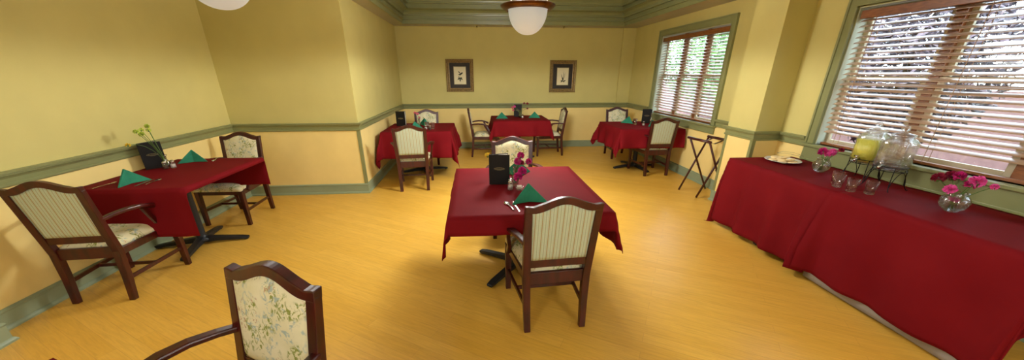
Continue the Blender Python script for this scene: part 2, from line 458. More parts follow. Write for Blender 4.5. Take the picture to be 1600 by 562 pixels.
# chair rail / baseboard profiles: (d out from wall, z)
RAIL = [(0, .885), (.012, .885), (.018, .892), (.018, .905), (.010, .912), (.012, .94), (.022, .955), (.034, .962), (.034, .972), (.046, .976), (.046, .99), (0, .99)]
BASE = [(0, 0), (.028, 0), (.028, .012), (.02, .024), (.014, .03), (.014, .118), (.020, .124), (.020, .132), (.008, .142), (0, .142)]
def run(name, prof, pts, mat, closed=False, label=None):
    """sweep profile along wall polyline; the room lies to the LEFT of the walking direction"""
    P = [Vector((p[0], p[1])) for p in pts]; rr = []
    for i, p in enumerate(P):
        d0 = (P[i]-P[i-1]).normalized() if i > 0 else None
        d1 = (P[i+1]-P[i]).normalized() if i < len(P)-1 else None
        n0 = Vector((-d0.y, d0.x)) if d0 else None; n1 = Vector((-d1.y, d1.x)) if d1 else None
        if n0 and n1:
            mvec = (n0+n1); mvec = mvec/ (mvec.dot(n0))
        else: mvec = n0 or n1
        rr.append([Vector((p.x+mvec.x*d, p.y+mvec.y*d, z)) for d, z in prof])
    mb = MB(); mb.rings(rr, 0, False, True, True)
    return struct(mb.build(name, mat), label)
# walking so that the room is on the left: counter-clockwise round the room seen from above = back wall walked right -> left
run('trim_2', RAIL, [(RX, COLY1-.0), (RX, COLY1+.01)], 'trim') if False else None
run('trim_2', RAIL, [(RX, 7.08), (RX, BY-.05), (3.22, BY-.05), (3.22, BY), (BUX, BY), (BUX, BUY), (LX, BUY), (LX, JOGY), (JOGX, JOGY), (JOGX, Y0)], 'trim', label='chair rail round the left and back walls')
run('trim_3', RAIL, [(RX, 3.47), (RX, COLY0), (COLX, COLY0), (COLX, COLY1), (RX, COLY1), (RX, 4.97)], 'trim', label='chair rail round the column')
run('baseboard_left', BASE, [(3.22, BY), (BUX, BY), (BUX, BUY), (LX, BUY), (LX, JOGY), (JOGX, JOGY), (JOGX, Y0)], 'base')
run('baseboard_right', BASE, [(RX, Y0), (RX, COLY0), (COLX, COLY0), (COLX, COLY1), (RX, COLY1), (RX, BY-.05), (3.22, BY-.05), (3.22, BY)], 'base')
def guard(name, x, y, sx, sy):
    mb = MB(); w = .035; t = .006
    # two thin legs of an L wrapped on an outside corner; body of wall lies in direction (sx, sy)
    xa, xb = sorted((x-sx*t, x+sx*w)); ya, yb = sorted((y-sy*t, y))
    mb.box(xa, xb, ya, yb, .142, .885)
    xa, xb = sorted((x-sx*t, x)); ya, yb = sorted((y, y+sy*w))
    mb.box(xa, xb, ya, yb, .142, .885)
    return struct(mb.build(name, 'trim'))
guard('trim_4', BUX, BUY, -1, 1)
guard('trim_5', COLX, COLY0, 1, 1)
guard('trim_6', COLX, COLY1, 1, -1)

# ------------------------------------------------------------------ windows
def window(name, W, units, label, ap=.125):
    y0, y1, z0, z1 = W
    root = thing(name, label, 'window', (RX, (y0+y1)/2, z0)); del root['category']
    struct(root)
    o = Vector((RX, (y0+y1)/2, z0))
    def B(mb, xa, xb, ya, yb, za, zb): mb.box(xa-o.x, xb-o.x, ya-o.y, yb-o.y, za-o.z, zb-o.z)
    cw = .095
    mb = MB()   # casing
    for ya, yb in ((y0-cw, y0), (y1, y1+cw)):
        B(mb, RX-.022, RX+.002, ya, yb, z0, z1+.1)
        e = yb-.022 if ya > y0 else ya
        B(mb, RX-.032, RX-.02, (ya if ya < y0 else yb-.022), (ya+.022 if ya < y0 else yb), z0, z1+.1)
        B(mb, RX-.028, RX-.02, (yb-.016 if ya < y0 else ya), (yb if ya < y0 else ya+.016), z0, z1)
    B(mb, RX-.022, RX+.002, y0, y1, z1, z1+.1)
    B(mb, RX-.034, RX-.02, y0-cw, y1+cw, z1+.078, z1+.1)
    B(mb, RX-.028, RX-.02, y0, y1, z1, z1+.016)
    mb.build('casing', 'trim', root, bevel=.003)
    mb = MB(); B(mb, RX-.06, RX+.11, y0-cw-.025, y1+cw+.025, z0-.03, z0)
    mb.build('stool', 'trim', root, bevel=.006)
    mb = MB(); B(mb, RX-.02, RX+.0, y0-cw, y1+cw, z0-ap, z0-.03); B(mb, RX-.028, RX-.02, y0-cw, y1+cw, z0-ap, z0-ap+.017)
    mb.build('apron', 'trim', root, bevel=.003)
    mb = MB()
    B(mb, RX+.002, RX+.139, y0, y0+.012, z0, z1); B(mb, RX+.002, RX+.139, y1-.012, y1, z0, z1); B(mb, RX+.002, RX+.139, y0+.012, y1-.012, z1-.012, z1)
    mb.build('jamb', 'jamb', root)
    # sashes
    ya0 = y0+.012; ya1 = y1-.012; zb = z0; zt = z1-.012; zm = (zb+zt)/2+.02
    bays = []
    step = (ya1-ya0)/units
    for u in range(units):
        bays.append((ya0+u*step+(.035 if u else 0), ya0+(u+1)*step-(.035 if u < units-1 else 0)))
    for u in range(1, units):
        mb = MB(); B(mb, RX+.082, RX+.135, ya0+u*step-.036, ya0+u*step+.036, zb, zt); mb.build('mullion', 'blind_wood', root, bevel=.003)  # brown stands in for the shade on the slats before the mullion
    for (a, c) in bays:
        for k, (za, zc, xo) in enumerate(((zb, zm+.02, .088), (zm-.02, zt, .112))):
            mb = MB(); s = .042; x0 = RX+xo; x1 = x0+.022
            B(mb, x0, x1, a, a+s, za, zc); B(mb, x0, x1, c-s, c, za, zc)
            B(mb, x0, x1, a+s, c-s, za, za+(.055 if k == 0 else .04)); B(mb, x0, x1, a+s, c-s, zc-.04, zc)
            f = mb.build('sash', 'sash', root, bevel=.002)
            mb = MB(); B(mb, x0+.009, x0+.012, a+s, c-s, za+.04, zc-.04)
            mb.build('pane', 'pane', f)
    return root
window('window_1', W1, 3, 'sage framed double hung window beyond the column')
window('window_2', W2, 4, 'large sage framed window behind the long table', .172)

def blind(label, W, tapes, group=None):
    y0, y1, z0, z1 = W; ya = y0+.035; yb = y1-.035
    x = RX+.042
    root = thing('venetian_blind', label, 'blind', (x, (ya+yb)/2, z0)); L = yb-ya
    mb = MB(); mb.box(-.038, .022, -L/2-.005, L/2+.005, z1-z0-.10, z1-z0-.035)
    mb.build('valance', 'blind_wood', root, bevel=.003)
    top = z1-z0-.115; pitch = .0445; n = int((top-.05)/pitch); tilt = math.radians(23)
    mb = MB(); w = .0275
    for i in range(n):
        z = top-i*pitch
        pts = []
        for t, c in ((-1, 0), (-.5, .0022), (0, .003), (.5, .0022), (1, 0)):
            pts.append((math.cos(tilt)*w*t-math.sin(tilt)*c, z+math.sin(tilt)*w*t+math.cos(tilt)*c))
        prof = [(px, pz+.0013) for px, pz in pts]+[(px, pz-.0013) for px, pz in reversed(pts)]
        mb.prism([(px, -L/2, pz) for px, pz in prof], (0, L, 0))
    mb.build('slats', 'slat', root)
    mb = MB(); mb.box(-.022, .022, -L/2, L/2, .005, .027); mb.build('bottom_rail', 'blind_wood', root, bevel=.003)
    for t in tapes:
        mb = MB()
        for xx in (-.027, .027): mb.box(xx-.001, xx+.001, t-(y0+y1)/2-.002, t-(y0+y1)/2+.002, .02, top+.05)
        for i in range(n): mb.box(-.027, .027, t-(y0+y1)/2-.0006, t-(y0+y1)/2+.0006, top-i*pitch-.0045, top-i*pitch-.0035)
        mb.build('ladder_cord', 'tape', root)
    return root
blind('brown wooden slatted blind in the small window beyond the column', W1, (5.3, 6.0, 6.75))
blind('wide brown wooden slatted blind in the large window behind the long table', W2, (1.0, 1.75, 2.45, 3.2))

# ------------------------------------------------------------------ outdoors
mb = MB(); mb.box(RX+.2, 22, -14, 26, -.4, -.3); struct(mb.build('ground', 'ground'))
def tree(label, x, y, h, r, mat, n=1500, cat='tree', name='garden_tree', trunk=True):
    root = thing(name, label, cat, (x, y, -.3), 0, 'trees and shrubs outside the windows')
    if trunk:
        mb = MB(); mb.tube([(0, 0, 0), (.05, .03, h*.35), (0, .05, h*.62), (.1, 0, h*.85)], [.11, .085, .06, .02], 10)
        for k in range(7):
            a = k*2.4; z = h*(.35+.06*k)
            mb.tube([(0, 0, z), (math.cos(a)*r*.4, math.sin(a)*r*.4, z+.35), (math.cos(a)*r*.75, math.sin(a)*r*.75, z+.5)], [.035, .02, .008], 6)
        mb.build('trunk', 'bark', root)
    mb = MB()
    for i in range(n):
        while True:
            p = Vector((random.uniform(-1, 1), random.uniform(-1, 1), random.uniform(-1, 1)))
            if .35 < p.length < 1: break
        c = Vector((p.x*r, p.y*r, h*.62+p.z*h*.40))
        if c.z < .03: c.z = .03+random.random()*.2
        s = random.uniform(.05, .1)
        u = Vector((random.gauss(0, 1), random.gauss(0, 1), random.gauss(0, 1))).normalized(); w = u.orthogonal().normalized()
        nrm = u.cross(w)
        mb.add([c-u*s, c-w*s*.42+nrm*s*.12, c+u*s, c+w*s*.42+nrm*s*.12], [(0, 1, 2), (0, 2, 3)], 0)
    mb.build('foliage', mat, root)
    return root
tree('green leafy tree outside the large window', 7.2, 2.2, 4.2, 1.5, 'leaf', 10400)
tree('plum coloured tree outside the left side of the large window', 6.8, 5.4, 3.4, 1.1, 'leaf2', 6800)
tree('green leafy tree outside the small window', 7.4, 9.4, 3.9, 1.5, 'leaf', 8800)
tree('green leafy tree far outside beyond the small window', 8.6, 13.5, 4.0, 1.7, 'leaf', 7200)
tree('plum coloured tree outside the right side of the large window', 6.3, -.4, 3.2, 1.1, 'leaf2', 6000)
mb = MB(); mb.box(9.6, 9.8, -10, 24, -.3, 1.3); struct(mb.build('wall_garden', 'brick'))

# ------------------------------------------------------------------ chairs
def yb(z): return -.255-.0*z-(max(0, z-.42))*.15
def make_chair(label):
    t = thing('dining_armchair', label, 'chair')
    # rear legs run up as back posts
    for s in (-1, 1):
        path = [(s*.190, -.285, 0), (s*.194, -.262, .2), (s*.198, -.25, .40), (s*.203, yb(.6), .6), (s*.211, yb(.89), .885)]
        mb = MB(); mb.bar(path, [.042, .046, .050, .047, .044], [.036, .042, .046, .040, .034], up=(0, 1, 0))
        mb.build('leg', 'mahog', t, bevel=.004)
        mb = MB(); mb.hexa([(s*.232-.019, .232, 0), (s*.232+.019, .232, 0), (s*.232+.019, .268, 0), (s*.232-.019, .268, 0)],
                           [(s*.232-.024, .222, .40), (s*.232+.024, .222, .40), (s*.232+.024, .272, .40), (s*.232-.024, .272, .40)])
        mb.build('leg', 'mahog', t, bevel=.003)
    # crest rail with the arched top
    def zt(x):
        a = abs(x)/.19
        return .912+(.05*(math.cos(min(1, a)*PI)*.5+.5) if a < 1 else 0)-.006*math.exp(-((abs(x)-.185)/.02)**2)
    n = 28; rr = []
    for i in range(n+1):
        x = -.2315+.463*i/n; a = zt(x)
        lo = .868+(.05*(math.cos(min(1, abs(x)/.175)*PI)*.5+.5))
        rr.append([Vector((x, yb(a)+.018, a-.002)), Vector((x, yb(a)-.022, a+.002)), Vector((x, yb(lo)-.020, lo)), Vector((x, yb(lo)+.018, lo))])
    mb = MB(); mb.rings(rr, 0, False); mb.build('crest_rail', 'mahog', t, bevel=.004)
    # lower back rail
    mb = MB(); mb.bar([(-.185, yb(.51), .51), (.185, yb(.51), .51)], .028, .055); mb.build('back_rail', 'mahog', t, bevel=.003)
    # upholstered back
    def panel(yoff, bul, m, name, par, front):
        nx, nz = 14, 14; vs = []; fs = []
        def P(i, j):
            u = i/nx*2-1; v = j/nz
            x = u*(.184+.006*v)
            lo = .535; hi = .872+(.05*(math.cos(min(1, abs(x)/.175)*PI)*.5+.5))
            z = lo+(hi-lo)*v
            e = max(0, (1-abs(u)**6)*(1-abs(v*2-1)**8))
            return x, yb(z)+yoff+bul*e, z
        for j in range(nz+1):
            for i in range(nx+1): vs.append(P(i, j))
        for j in range(nz+1):
            for i in range(nx+1):
                x, y, z = P(i, j); vs.append((x, yb(z), z))
        K = (nx+1)*(nz+1)
        for j in range(nz):
            for i in range(nx):
                a = j*(nx+1)+i; fs.append((a, a+1, a+nx+2, a+nx+1)); fs.append((K+a, K+a+nx+1, K+a+nx+2, K+a+1))
        for i in range(nx):
            fs.append((i, K+i, K+i+1, i+1)); q = nz*(nx+1)+i; fs.append((q, q+1, K+q+1, K+q))
        for j in range(nz):
            a = j*(nx+1); fs.append((a, a+nx+1, K+a+nx+1, K+a)); q = a+nx; fs.append((q, K+q, K+q+nx+1, q+nx+1))
        mb = MB(); mb.add(vs, fs, 0, True)
        return mb.build(name, m, par)
    bk = panel(.014, .020, 'floral', 'backrest', t, True)
    rp = panel(-.010, -.004, 'stripe', 'rear_panel', t, False); rp['label'] = 'pale green striped fabric on the back'
    # seat cushion
    nx, ny = 14, 14; vs = []; fs = []
    def S(i, j, top):
        u = i/nx*2-1; v = j/ny
        hw = .188+(.252-.188)*v; x = u*hw; y = -.225+.505*v
        e = (1-abs(u)**5)*(1-abs(v*2-1)**6)
        return (x*(1 if not top else .985+.015*0), y, (.434+.052*max(0, e)**.6) if top else .405)
    for top in (True, False):
        for j in range(ny+1):
            for i in range(nx+1): vs.append(S(i, j, top))
    K = (nx+1)*(ny+1)
    for j in range(ny):
        for i in range(nx):
            a = j*(nx+1)+i; fs.append((a, a+1, a+nx+2, a+nx+1)); fs.append((K+a, K+a+nx+1, K+a+nx+2, K+a+1))
    for i in range(nx):
        fs.append((i, K+i, K+i+1, i+1)); q = ny*(nx+1)+i; fs.append((q, q+1, K+q+1, K+q))
    for j in range(ny):
        a = j*(nx+1); fs.append((a, a+nx+1, K+a+nx+1, K+a)); q = a+nx; fs.append((q, K+q, K+q+nx+1, q+nx+1))
    mb = MB(); mb.add(vs, fs, 0, True); mb.build('seat', 'floral', t)
    # seat frame
    mb = MB()
    mb.bar([(-.176, -.25, .39), (.176, -.25, .39)], .026, .085)
    mb.bar([(-.21, .25, .385), (.21, .25, .385)], .024, .05)
    for s in (-1, 1): mb.bar([(s*.196, -.23, .385), (s*.234, .225, .385)], .026, .055)
    mb.build('seat_frame', 'mahog', t, bevel=.003)
    # stretchers
    mb = MB()
    for s in (-1, 1): mb.bar([(s*.193, -.255, .17), (s*.232, .245, .17)], .018, .028)
    mb.bar([(-.212, -.01, .17), (.212, -.01, .17)], .018, .024)
    mb.build('stretcher', 'mahog', t, bevel=.002)
    # arms
    for s in (-1, 1):
        path = [(s*.212, yb(.66)+.01, .655), (s*.232, -.22, .668), (s*.262, -.14, .676), (s*.283, -.06, .672), (s*.290, -.005, .660), (s*.286, .045, .642), (s*.272, .075, .622)]
        mb = MB(); mb.bar(path, [.040, .042, .048, .054, .056, .052, .038], [.026, .024, .024, .025, .028, .032, .030]); a = mb.build('arm', 'mahog', t, bevel=.007)
        mb = MB(); mb.bar([(s*.278, -.02, .652), (s*.268, .03, .56), (s*.248, .10, .46), (s*.246, .15, .385)], [.028, .026, .028, .032], [.036, .032, .036, .04], up=(0, 1, 0))
        mb.build('arm_support', 'mahog', a, bevel=.004)
    return t
ch0 = make_chair('striped-back armchair against the left wall, at the near end of the left wall table')
def place(o, x, y, deg):
    o.location = (x, y, 0); o.rotation_euler = (0, 0, math.radians(deg)); return o
place(ch0, -2.86, 2.77, 3)
for x, y, deg, lab in (
    (-2.83, 4.19, 178, 'floral armchair at the far end of the left wall table'),
    (-.934, 5.33, 4, 'armchair showing its striped back, at the near side of the back left corner table'),
    (-.95, 6.90, 180, 'armchair on the far side of the back left corner table, only its floral back showing'),
    (.20, 7.46, -90, 'armchair seen side-on, left end of the small table against the back wall'),
    (1.52, 7.44, 90, 'armchair seen side-on, right end of the small table against the back wall'),
    (.40, 3.58, 180, 'floral armchair on the far side of the centre table'),
    (.47, 2.17, 4, 'striped-back armchair pulled up to the near side of the centre table'),
    (2.97, 7.10, 180, 'armchair on the far side of the table by the small window, floral back showing'),
    (3.00, 5.82, 2, 'armchair with striped back at the near side of the table by the small window'),
    (-.915, .885, 154, 'foreground floral armchair cut off by the bottom of the view'),
):
    dup(ch0, (x, y, 0), math.radians(deg), lab)

# ------------------------------------------------------------------ tables
def pedestal(t, cx, cy, rot=0, base=.36, r=.038):
    """cast iron column with four-toed base, table top plate"""
    mb = MB(); mb.lathe([(0, .035), (.075, .035), (.07, .06), (.048, .075), (r, .10), (r, .66), (.05, .68), (.09, .69), (.09, .70), (0, .70)], 20, c=(cx, cy, 0))
    mb.build('pedestal', 'iron', t)
    for k in range(4):
        a = rot+k*PI/2; d = Vector((math.cos(a), math.sin(a), 0)); c = Vector((cx, cy, 0))
        mb = MB(); mb.bar([c+d*.03+Vector((0, 0, .05)), c+d*.15+Vector((0, 0, .043)), c+d*(base-.06)+Vector((0, 0, .026)), c+d*base+Vector((0, 0, .017))], [.06, .055, .06, .05], [.06, .045, .030, .024])
        f = mb.build('foot', 'iron', t, bevel=.006)
        e = c+d*(base-.03)
        mb = MB(); mb.lathe([(0, 0), (.02, 0), (.02, .014), (0, .014)], 12, c=(e.x, e.y, 0)); mb.build('glide', 'rubber', f)

def table(label, cx, cy, w, l, rot_feet, rot=0, poff=(0, 0), base=.36, group=None):
    t = thing('dining_table', label, 'table', (cx, cy, 0), rot, group)
    mb = MB(); mb.box(-w/2+.008, w/2-.008, -l/2+.008, l/2-.008, .725, .753)
    mb.build('table_top', 'board', t, bevel=.004)
    mb = MB(); mb.box(-w/2+.15, w/2-.15, -.04, .04, .70, .725); mb.box(-.04, .04, -l/2+.15, l/2-.15, .70, .7249)
    mb.build('brace', 'iron', t)
    pedestal(t, poff[0], poff[1], rot_feet, base)
    return t

def cloth(label, cx, cy, w, l, drops, seed=1, rot=0, top=.76, lean=.10, wave=.012, freq=9, group=None, res=.03, name='tablecloth', mat='cloth', bumps=(), floor=.012, clean=1):
    """drops = (x-, x+, y-, y+) overhang; polar drape at corners"""
    rnd = random.Random(seed); ph = [rnd.uniform(0, 6.28) for _ in range(8)]
    dxm, dxp, dym, dyp = drops
    def axis(lo, hi, dm, dp):
        a = []
        n = max(1, int(round(dm/res))); a += [lo-dm+dm*i/n for i in range(n)] if dm > 0 else []
        k = max(2, int(round((hi-lo)/.045))); a += [lo+(hi-lo)*i/k for i in range(k+1)]
        n = max(1, int(round(dp/res))); a += [hi+dp*(i+1)/n for i in range(n)] if dp > 0 else []
        return a
    X = axis(-w/2, w/2, dxm, dxp); Y = axis(-l/2, l/2, dym, dyp)
    vs = []
    for y in Y:
        for x in X:
            px = max(-w/2, min(w/2, x)); py = max(-l/2, min(l/2, y)); ex = x-px; ey = y-py
            L = math.hypot(ex, ey)
            if L < 1e-9:
                z = top+.0012*math.sin(x*9+ph[0])*math.sin(y*8+ph[1])
                vs.append((x, y, z)); continue
            dx, dy = ex/L, ey/L
            s = px*1.0-py*1.0 + math.atan2(dy, dx)*.35     # running coordinate along the hem
            corner = 2*abs(dx*dy)
            drop = L
            k = min(1, L/.25)
            r = .010*(1-math.exp(-L/.02)) + lean*L*(.25+.75*corner)
            amp = wave*k*(L/.3)**.6
            r += amp*(math.sin(freq*s*2+ph[2])+.6*math.sin(freq*s*3.7+ph[3])*(.5+.5*corner)+.8)
            for (bx, by, ba, bw) in bumps:
                g = math.exp(-((px-bx)**2+(py-by)**2)/bw**2); r += ba*g*min(1, L/.5)
            # fold inwards of cone flanks: pull the flank sideways
            z = top-.004*(1-math.exp(-L/.01))-math.sqrt(max(0, drop*drop-r*r))
            hemw = 0
            if z < floor: r += (floor-z)*.5; z = floor
            vs.append((px+dx*r, py+dy*r, z))
    nx = len(X); fs = []
    for j in range(len(Y)-1):
        for i in range(nx-1): fs.append((j*nx+i, j*nx+i+1, (j+1)*nx+i+1, (j+1)*nx+i))
    mb = MB(); mb.add(vs, fs, 0, True)
    o = mb.build(name, mat, solid=.0025)
    o.location = (cx, cy, 0); o.rotation_euler = (0, 0, rot)
    return tag(o, label, name.replace('_', ' '), group)

# left wall table
table('square table against the left wall with a black pedestal', -2.74, 3.42, .85, 1.11, math.radians(12), poff=(-.06, .05), base=.40)
cloth('burgundy tablecloth on the left wall table, open along its long side', -2.74, 3.42, .86, 1.12, (0, .035, .40, .30), 3, lean=.0, wave=.004)
# centre table
table('square pedestal table in the centre of the room', .35, 2.70, 1.07, 1.22, math.radians(50), poff=(0, .05), base=.44)
cloth('bright burgundy tablecloth on the centre table', .35, 2.69, 1.09, 1.25, (.27, .27, .12, .14), 5, lean=.16, wave=.018, freq=7)
# back left
table('square table in the back left corner', -.93, 6.20, 1.06, 1.06, math.radians(20), base=.42)
cloth('burgundy tablecloth on the back left corner table', -.93, 6.20, 1.08, 1.08, (.40, .42, .40, .36), 8, lean=.12, wave=.034, freq=8)
# back centre
table('small square table against the back wall', .90, 7.40, 1.08, .94, math.radians(45), base=.40)
cloth('burgundy tablecloth on the table against the back wall', .90, 7.40, 1.10, .98, (.28, .30, .29, .2), 11, lean=.14, wave=.026)
# by the small window
table('square table beside the small window', 2.90, 6.15, 1.06, 1.02, math.radians(10), base=.42)
cloth('burgundy tablecloth on the table beside the small window', 2.90, 6.15, 1.09, 1.05, (.34, .02, .30, .30), 14, lean=.13, wave=.032, freq=8)
# foreground
table('table in the bottom left foreground, only a corner showing', -1.14, .32, .96, .96, math.radians(45), rot=math.radians(-26))
cloth('burgundy tablecloth whose corner shows at the bottom left edge', -1.14, .32, 1.0, 1.0, (.2, .2, .2, .2), 17, rot=math.radians(-26))
# long buffet: two tables pushed together
table('far table of the pair pushed together under the large window', 3.09, 2.955, .70, 1.12, 0, base=.32)
table('near table of the pair pushed together under the large window', 3.09, 1.79, .70, 1.12, 0, base=.32)
cloth('floor length burgundy tablecloth under the cookie plate, far half of the buffet', 3.09, 2.93, .72, 1.205, (.70, .0, .0, .42), 21, lean=.03, wave=.018, freq=9, bumps=((-.36, -.50, .075, .045), (-.36, -.60, .0, .07)))
cloth('floor length burgundy tablecloth under the drink dispensers, near half of the buffet', 3.09, 1.79, .72, 1.155, (.675, .0, .34, .0), 24, lean=.05, wave=.016, freq=7, top=.7605, bumps=((-.36, .575, .10, .05),))
cloth('pale gray under-cloth showing below the hem of the near buffet tablecloth', 3.10, 1.79, .70, 1.12, (.735, .0, .0, .0), 25, lean=.03, wave=.002, freq=3, top=.7545, name='under_cloth', mat='liner')

# ------------------------------------------------------------------ pictures
def picture(label, x, z, w, h, kind):
    t = thing('framed_print', label, 'picture', (x, BY, z))
    f = .075
    mb = MB()
    prof = [(0, 0), (0, .030), (.012, .038), (.03, .030), (.05, .034), (.062, .018), (.075, .014), (.075, 0)]
    rr = []
    for cx, cz, sx, sz in ((-w/2, -h/2, 1, 1), (w/2, -h/2, -1, 1), (w/2, h/2, -1, -1), (-w/2, h/2, 1, -1), (-w/2, -h/2, 1, 1)):
        rr.append([Vector((cx+sx*d, -p-.003, cz+sz*d)) for d, p in prof])
    mb.rings(rr, 0, False, True, False)
    # carved rope bead round the frame
    for i in range(26):
        for zz in (-h/2+.04, h/2-.04):
            xx = -w/2+.04+(w-.08)*i/25; mb.tube([(xx-.012, -.036, zz-.012), (xx+.012, -.036, zz+.012)], .007, 6)
        for xx in (-w/2+.04, w/2-.04):
            zz = -h/2+.04+(h-.08)*i/25; mb.tube([(xx-.012, -.036, zz-.012), (xx+.012, -.036, zz+.012)], .007, 6)
    mb.build('frame', 'frame', t)
    mb = MB(); mb.box(-w/2+f, w/2-f, -.014, -.004, -h/2+f, h/2-f); m = mb.build('mat_board', 'mat_board', t)
    pw = .25; phh = .345
    mb = MB(); mb.box(-pw/2, pw/2, -.017, -.0141, -phh/2, phh/2); pr = mb.build('print', 'print', t)
    mb = MB()
    for za, zb_, xa, xb in ((-phh/2-.01, -phh/2, -pw/2-.01, pw/2+.01), (phh/2, phh/2+.01, -pw/2-.01, pw/2+.01), (-phh/2, phh/2, -pw/2-.01, -pw/2), (-phh/2, phh/2, pw/2, pw/2+.01)):
        mb.box(xa, xb, -.018, -.0141, za, zb_)
    mb.build('fillet', 'gilt', m)
    mb = MB(); y = -.0175
    def leaf(cx, cz, a, ln, wd):
        d = Vector((math.sin(a), 0, math.cos(a))); s_ = Vector((d.z, 0, -d.x)); c = Vector((cx, y, cz)); k = 8
        pts = [c+d*(ln*i/k)+s_*(wd*math.sin(PI*i/k)) for i in range(k+1)]+[c+d*(ln*i/k)-s_*(wd*math.sin(PI*i/k)) for i in range(k-1, 0, -1)]
        mb.prism(pts, (0, -.0006, 0))
    if kind == 0:
        leaf(.02, .035, -1.9, .06, .012); leaf(.02, .03, .9, .055, .016); leaf(.0, .0, .55, .07, .016); leaf(.01, .04, -.75, .07, .010)
        leaf(-.02, .0, -2.8, .03, .006); leaf(0, -.045, -2.2, .07, .013); leaf(0, -.045, 2.2, .07, .013); leaf(0, -.04, 3.14, .09, .014); leaf(-.005, -.02, -.1, .05, .003)
        leaf(0, -.04, -1.7, .05, .009); leaf(0, -.04, 1.7, .05, .009)
    else:
        leaf(.01, -.10, .05, .22, .004); leaf(0, -.09, -.22, .15, .006); leaf(.01, -.1, .25, .19, .004)
        leaf(.01, -.10, -.1, .09, .013); leaf(.01, -.10, -1.2, .06, .012); leaf(.01, -.10, 1.25, .07, .011); leaf(.0, -.10, -1.9, .05, .008); leaf(.0, -.10, 1.9, .05, .008)
    mb.build('drawing', 'ink', pr)
picture('gilt framed botanical print left of the pendant lamp on the back wall', -.297, 1.565, .585, .655, 0)
picture('gilt framed botanical print right of the pendant lamp on the back wall', 1.955, 1.545, .585, .655, 1)

# ------------------------------------------------------------------ pendants
def pendant(label, x, y, zb, ztop, LAMP_W, R=.205, ring=.285, cap=2.5):
    t = thing('pendant_lamp', label, 'lamp', (x, y, zb))
    H = .235
    prof = [(0, 0)]+[(R*math.sin(a)**.92, H*(1-math.cos(a)**1.05)) for a in [i/16*PI/2 for i in range(1, 16)]]+[(R, H), (R+.006, H+.01), (R-.006, H+.01)]
    prof += [(R*math.sin(a)**.92-.006, H*(1-math.cos(a)**1.05)+.006) for a in [i/16*PI/2 for i in range(15, 0, -1)]]+[(0, .006)]
    mb = MB(); mb.lathe(prof, 48); mb.build('bowl', 'bowl', t)
    mb = MB(); mb.lathe([(R+.004, H+.0), (R+.03, H-.006), (ring-.02, H+.014), (ring, H+.03), (ring+.002, H+.042), (ring-.015, H+.05), (R+.03, H+.045), (R+.004, H+.04), (R+.004, H)], 48)
    mb.build('rim', 'bronze', t)
    topz = ztop-zb
    mb = MB()
    for k in range(4):
        a = PI/4+k*PI/2+.2; mb.tube([(math.cos(a)*(ring-.05), math.sin(a)*(ring-.05), H+.04), (math.cos(a)*.04, math.sin(a)*.04, min(topz-.06, H+.42))], .005, 8)
    mb.build('hanger_rod', 'chrome', t)
    mb = MB(); mb.lathe([(0, topz), (.07, topz), (.07, topz-.015), (.03, topz-.04), (.012, topz-.05), (.012, min(topz-.06, H+.42)), (.045, min(topz-.06, H+.42)-.005), (.045, min(topz-.06, H+.42)-.02), (0, min(topz-.06, H+.42)-.02)], 20)
    mb.build('canopy', 'bronze', t)
    l = bpy.data.lights.new('bulb', 'SPOT'); l.energy = LAMP_W; l.color = (1, .985, .95); l.shadow_soft_size = .28; l.spot_size = math.radians(180); l.spot_blend = .12
    lo = bpy.data.objects.new('bulb', l); COL.objects.link(lo); lo.parent = t; lo.location = (0, 0, -.02)
    l2 = bpy.data.lights.new('bulb', 'POINT'); l2.energy = LAMP_W*.38; l2.color = (1, .985, .95); l2.shadow_soft_size = .15
    lo = bpy.data.objects.new('bulb', l2); COL.objects.link(lo); lo.parent = t; lo.location = (0, 0, H+.12)
    return t
pendant('white alabaster bowl pendant with bronze rim, between the two framed prints', .588, 4.2, 1.985, TOPZ, 250)
pendant('white bowl pendant cut by the top edge above the left wall table', -1.56, 2.7, 1.975, CZ, 34)
pendant('unseen white bowl pendant added behind the camera on the left for fill light', -1.56, -1.2, 1.975, CZ, 115)  # out of view, added to fill the near left of the room
pendant('unseen white bowl pendant added behind the camera on the right for fill light', 1.6, -.9, 1.985, TOPZ, 120)  # second added fill lamp, also out of view

for x, y, lab in ((.094, 8.05, 'small ceiling sprinkler head above the left framed print'), (1.88, 8.05, 'small ceiling sprinkler head above the right framed print')):
    t = thing('sprinkler_head', lab, 'sprinkler', (x, y, CZ))
    mb = MB(); mb.lathe([(0, 0), (.03, 0), (.03, -.006), (.012, -.01), (.012, -.025), (0, -.025)], 16); mb.build('escutcheon', 'chrome', t)
    mb = MB(); mb.lathe([(0, -.03), (.018, -.03), (.018, -.034), (0, -.034)], 12); mb.tube([(.01, 0, -.02), (.013, 0, -.032)], .002, 6); mb.tube([(-.01, 0, -.02), (-.013, 0, -.032)], .002, 6); mb.build('deflector', 'chrome', t)

# ------------------------------------------------------------------ tray stand
t = thing('tray_stand', 'dark wooden folding tray stand beside the column', 'tray stand', (3.2, 4.56, 0))
def rel(x, y, z): return (x-3.2, y-4.56, z)
A0, A1 = (2.985, 4.73, .775), (3.03, 4.36, .775)
B0, B1 = (3.31, 4.78, .775), (3.37, 4.41, .775)
F0, F1 = (2.985, 4.745, 0), (3.04, 4.39, 0)
G0, G1 = (3.42, 4.80, 0), (3.455, 4.44, 0)
for a, bq in ((A0, A1), (B0, B1)):
    d = (Vector(bq)-Vector(a)).normalized()*.03
    mb = MB(); mb.tube([rel(*(Vector(a)-d)), rel(*(Vector(bq)+d))], .018, 10); mb.build('top_bar', 'mahog', t)
for i, (a, c) in enumerate(((A0, G0), (A1, G1), (B0, F0), (B1, F1))):
    a = Vector(a); c = Vector(c); off = Vector((0, -.012 if i < 2 else .012, 0))
    mb = MB(); mb.tube([rel(*(a+off)), rel(*(c+off+Vector((0, 0, .004))))], .0135, 10); mb.build('leg', 'mahog', t)
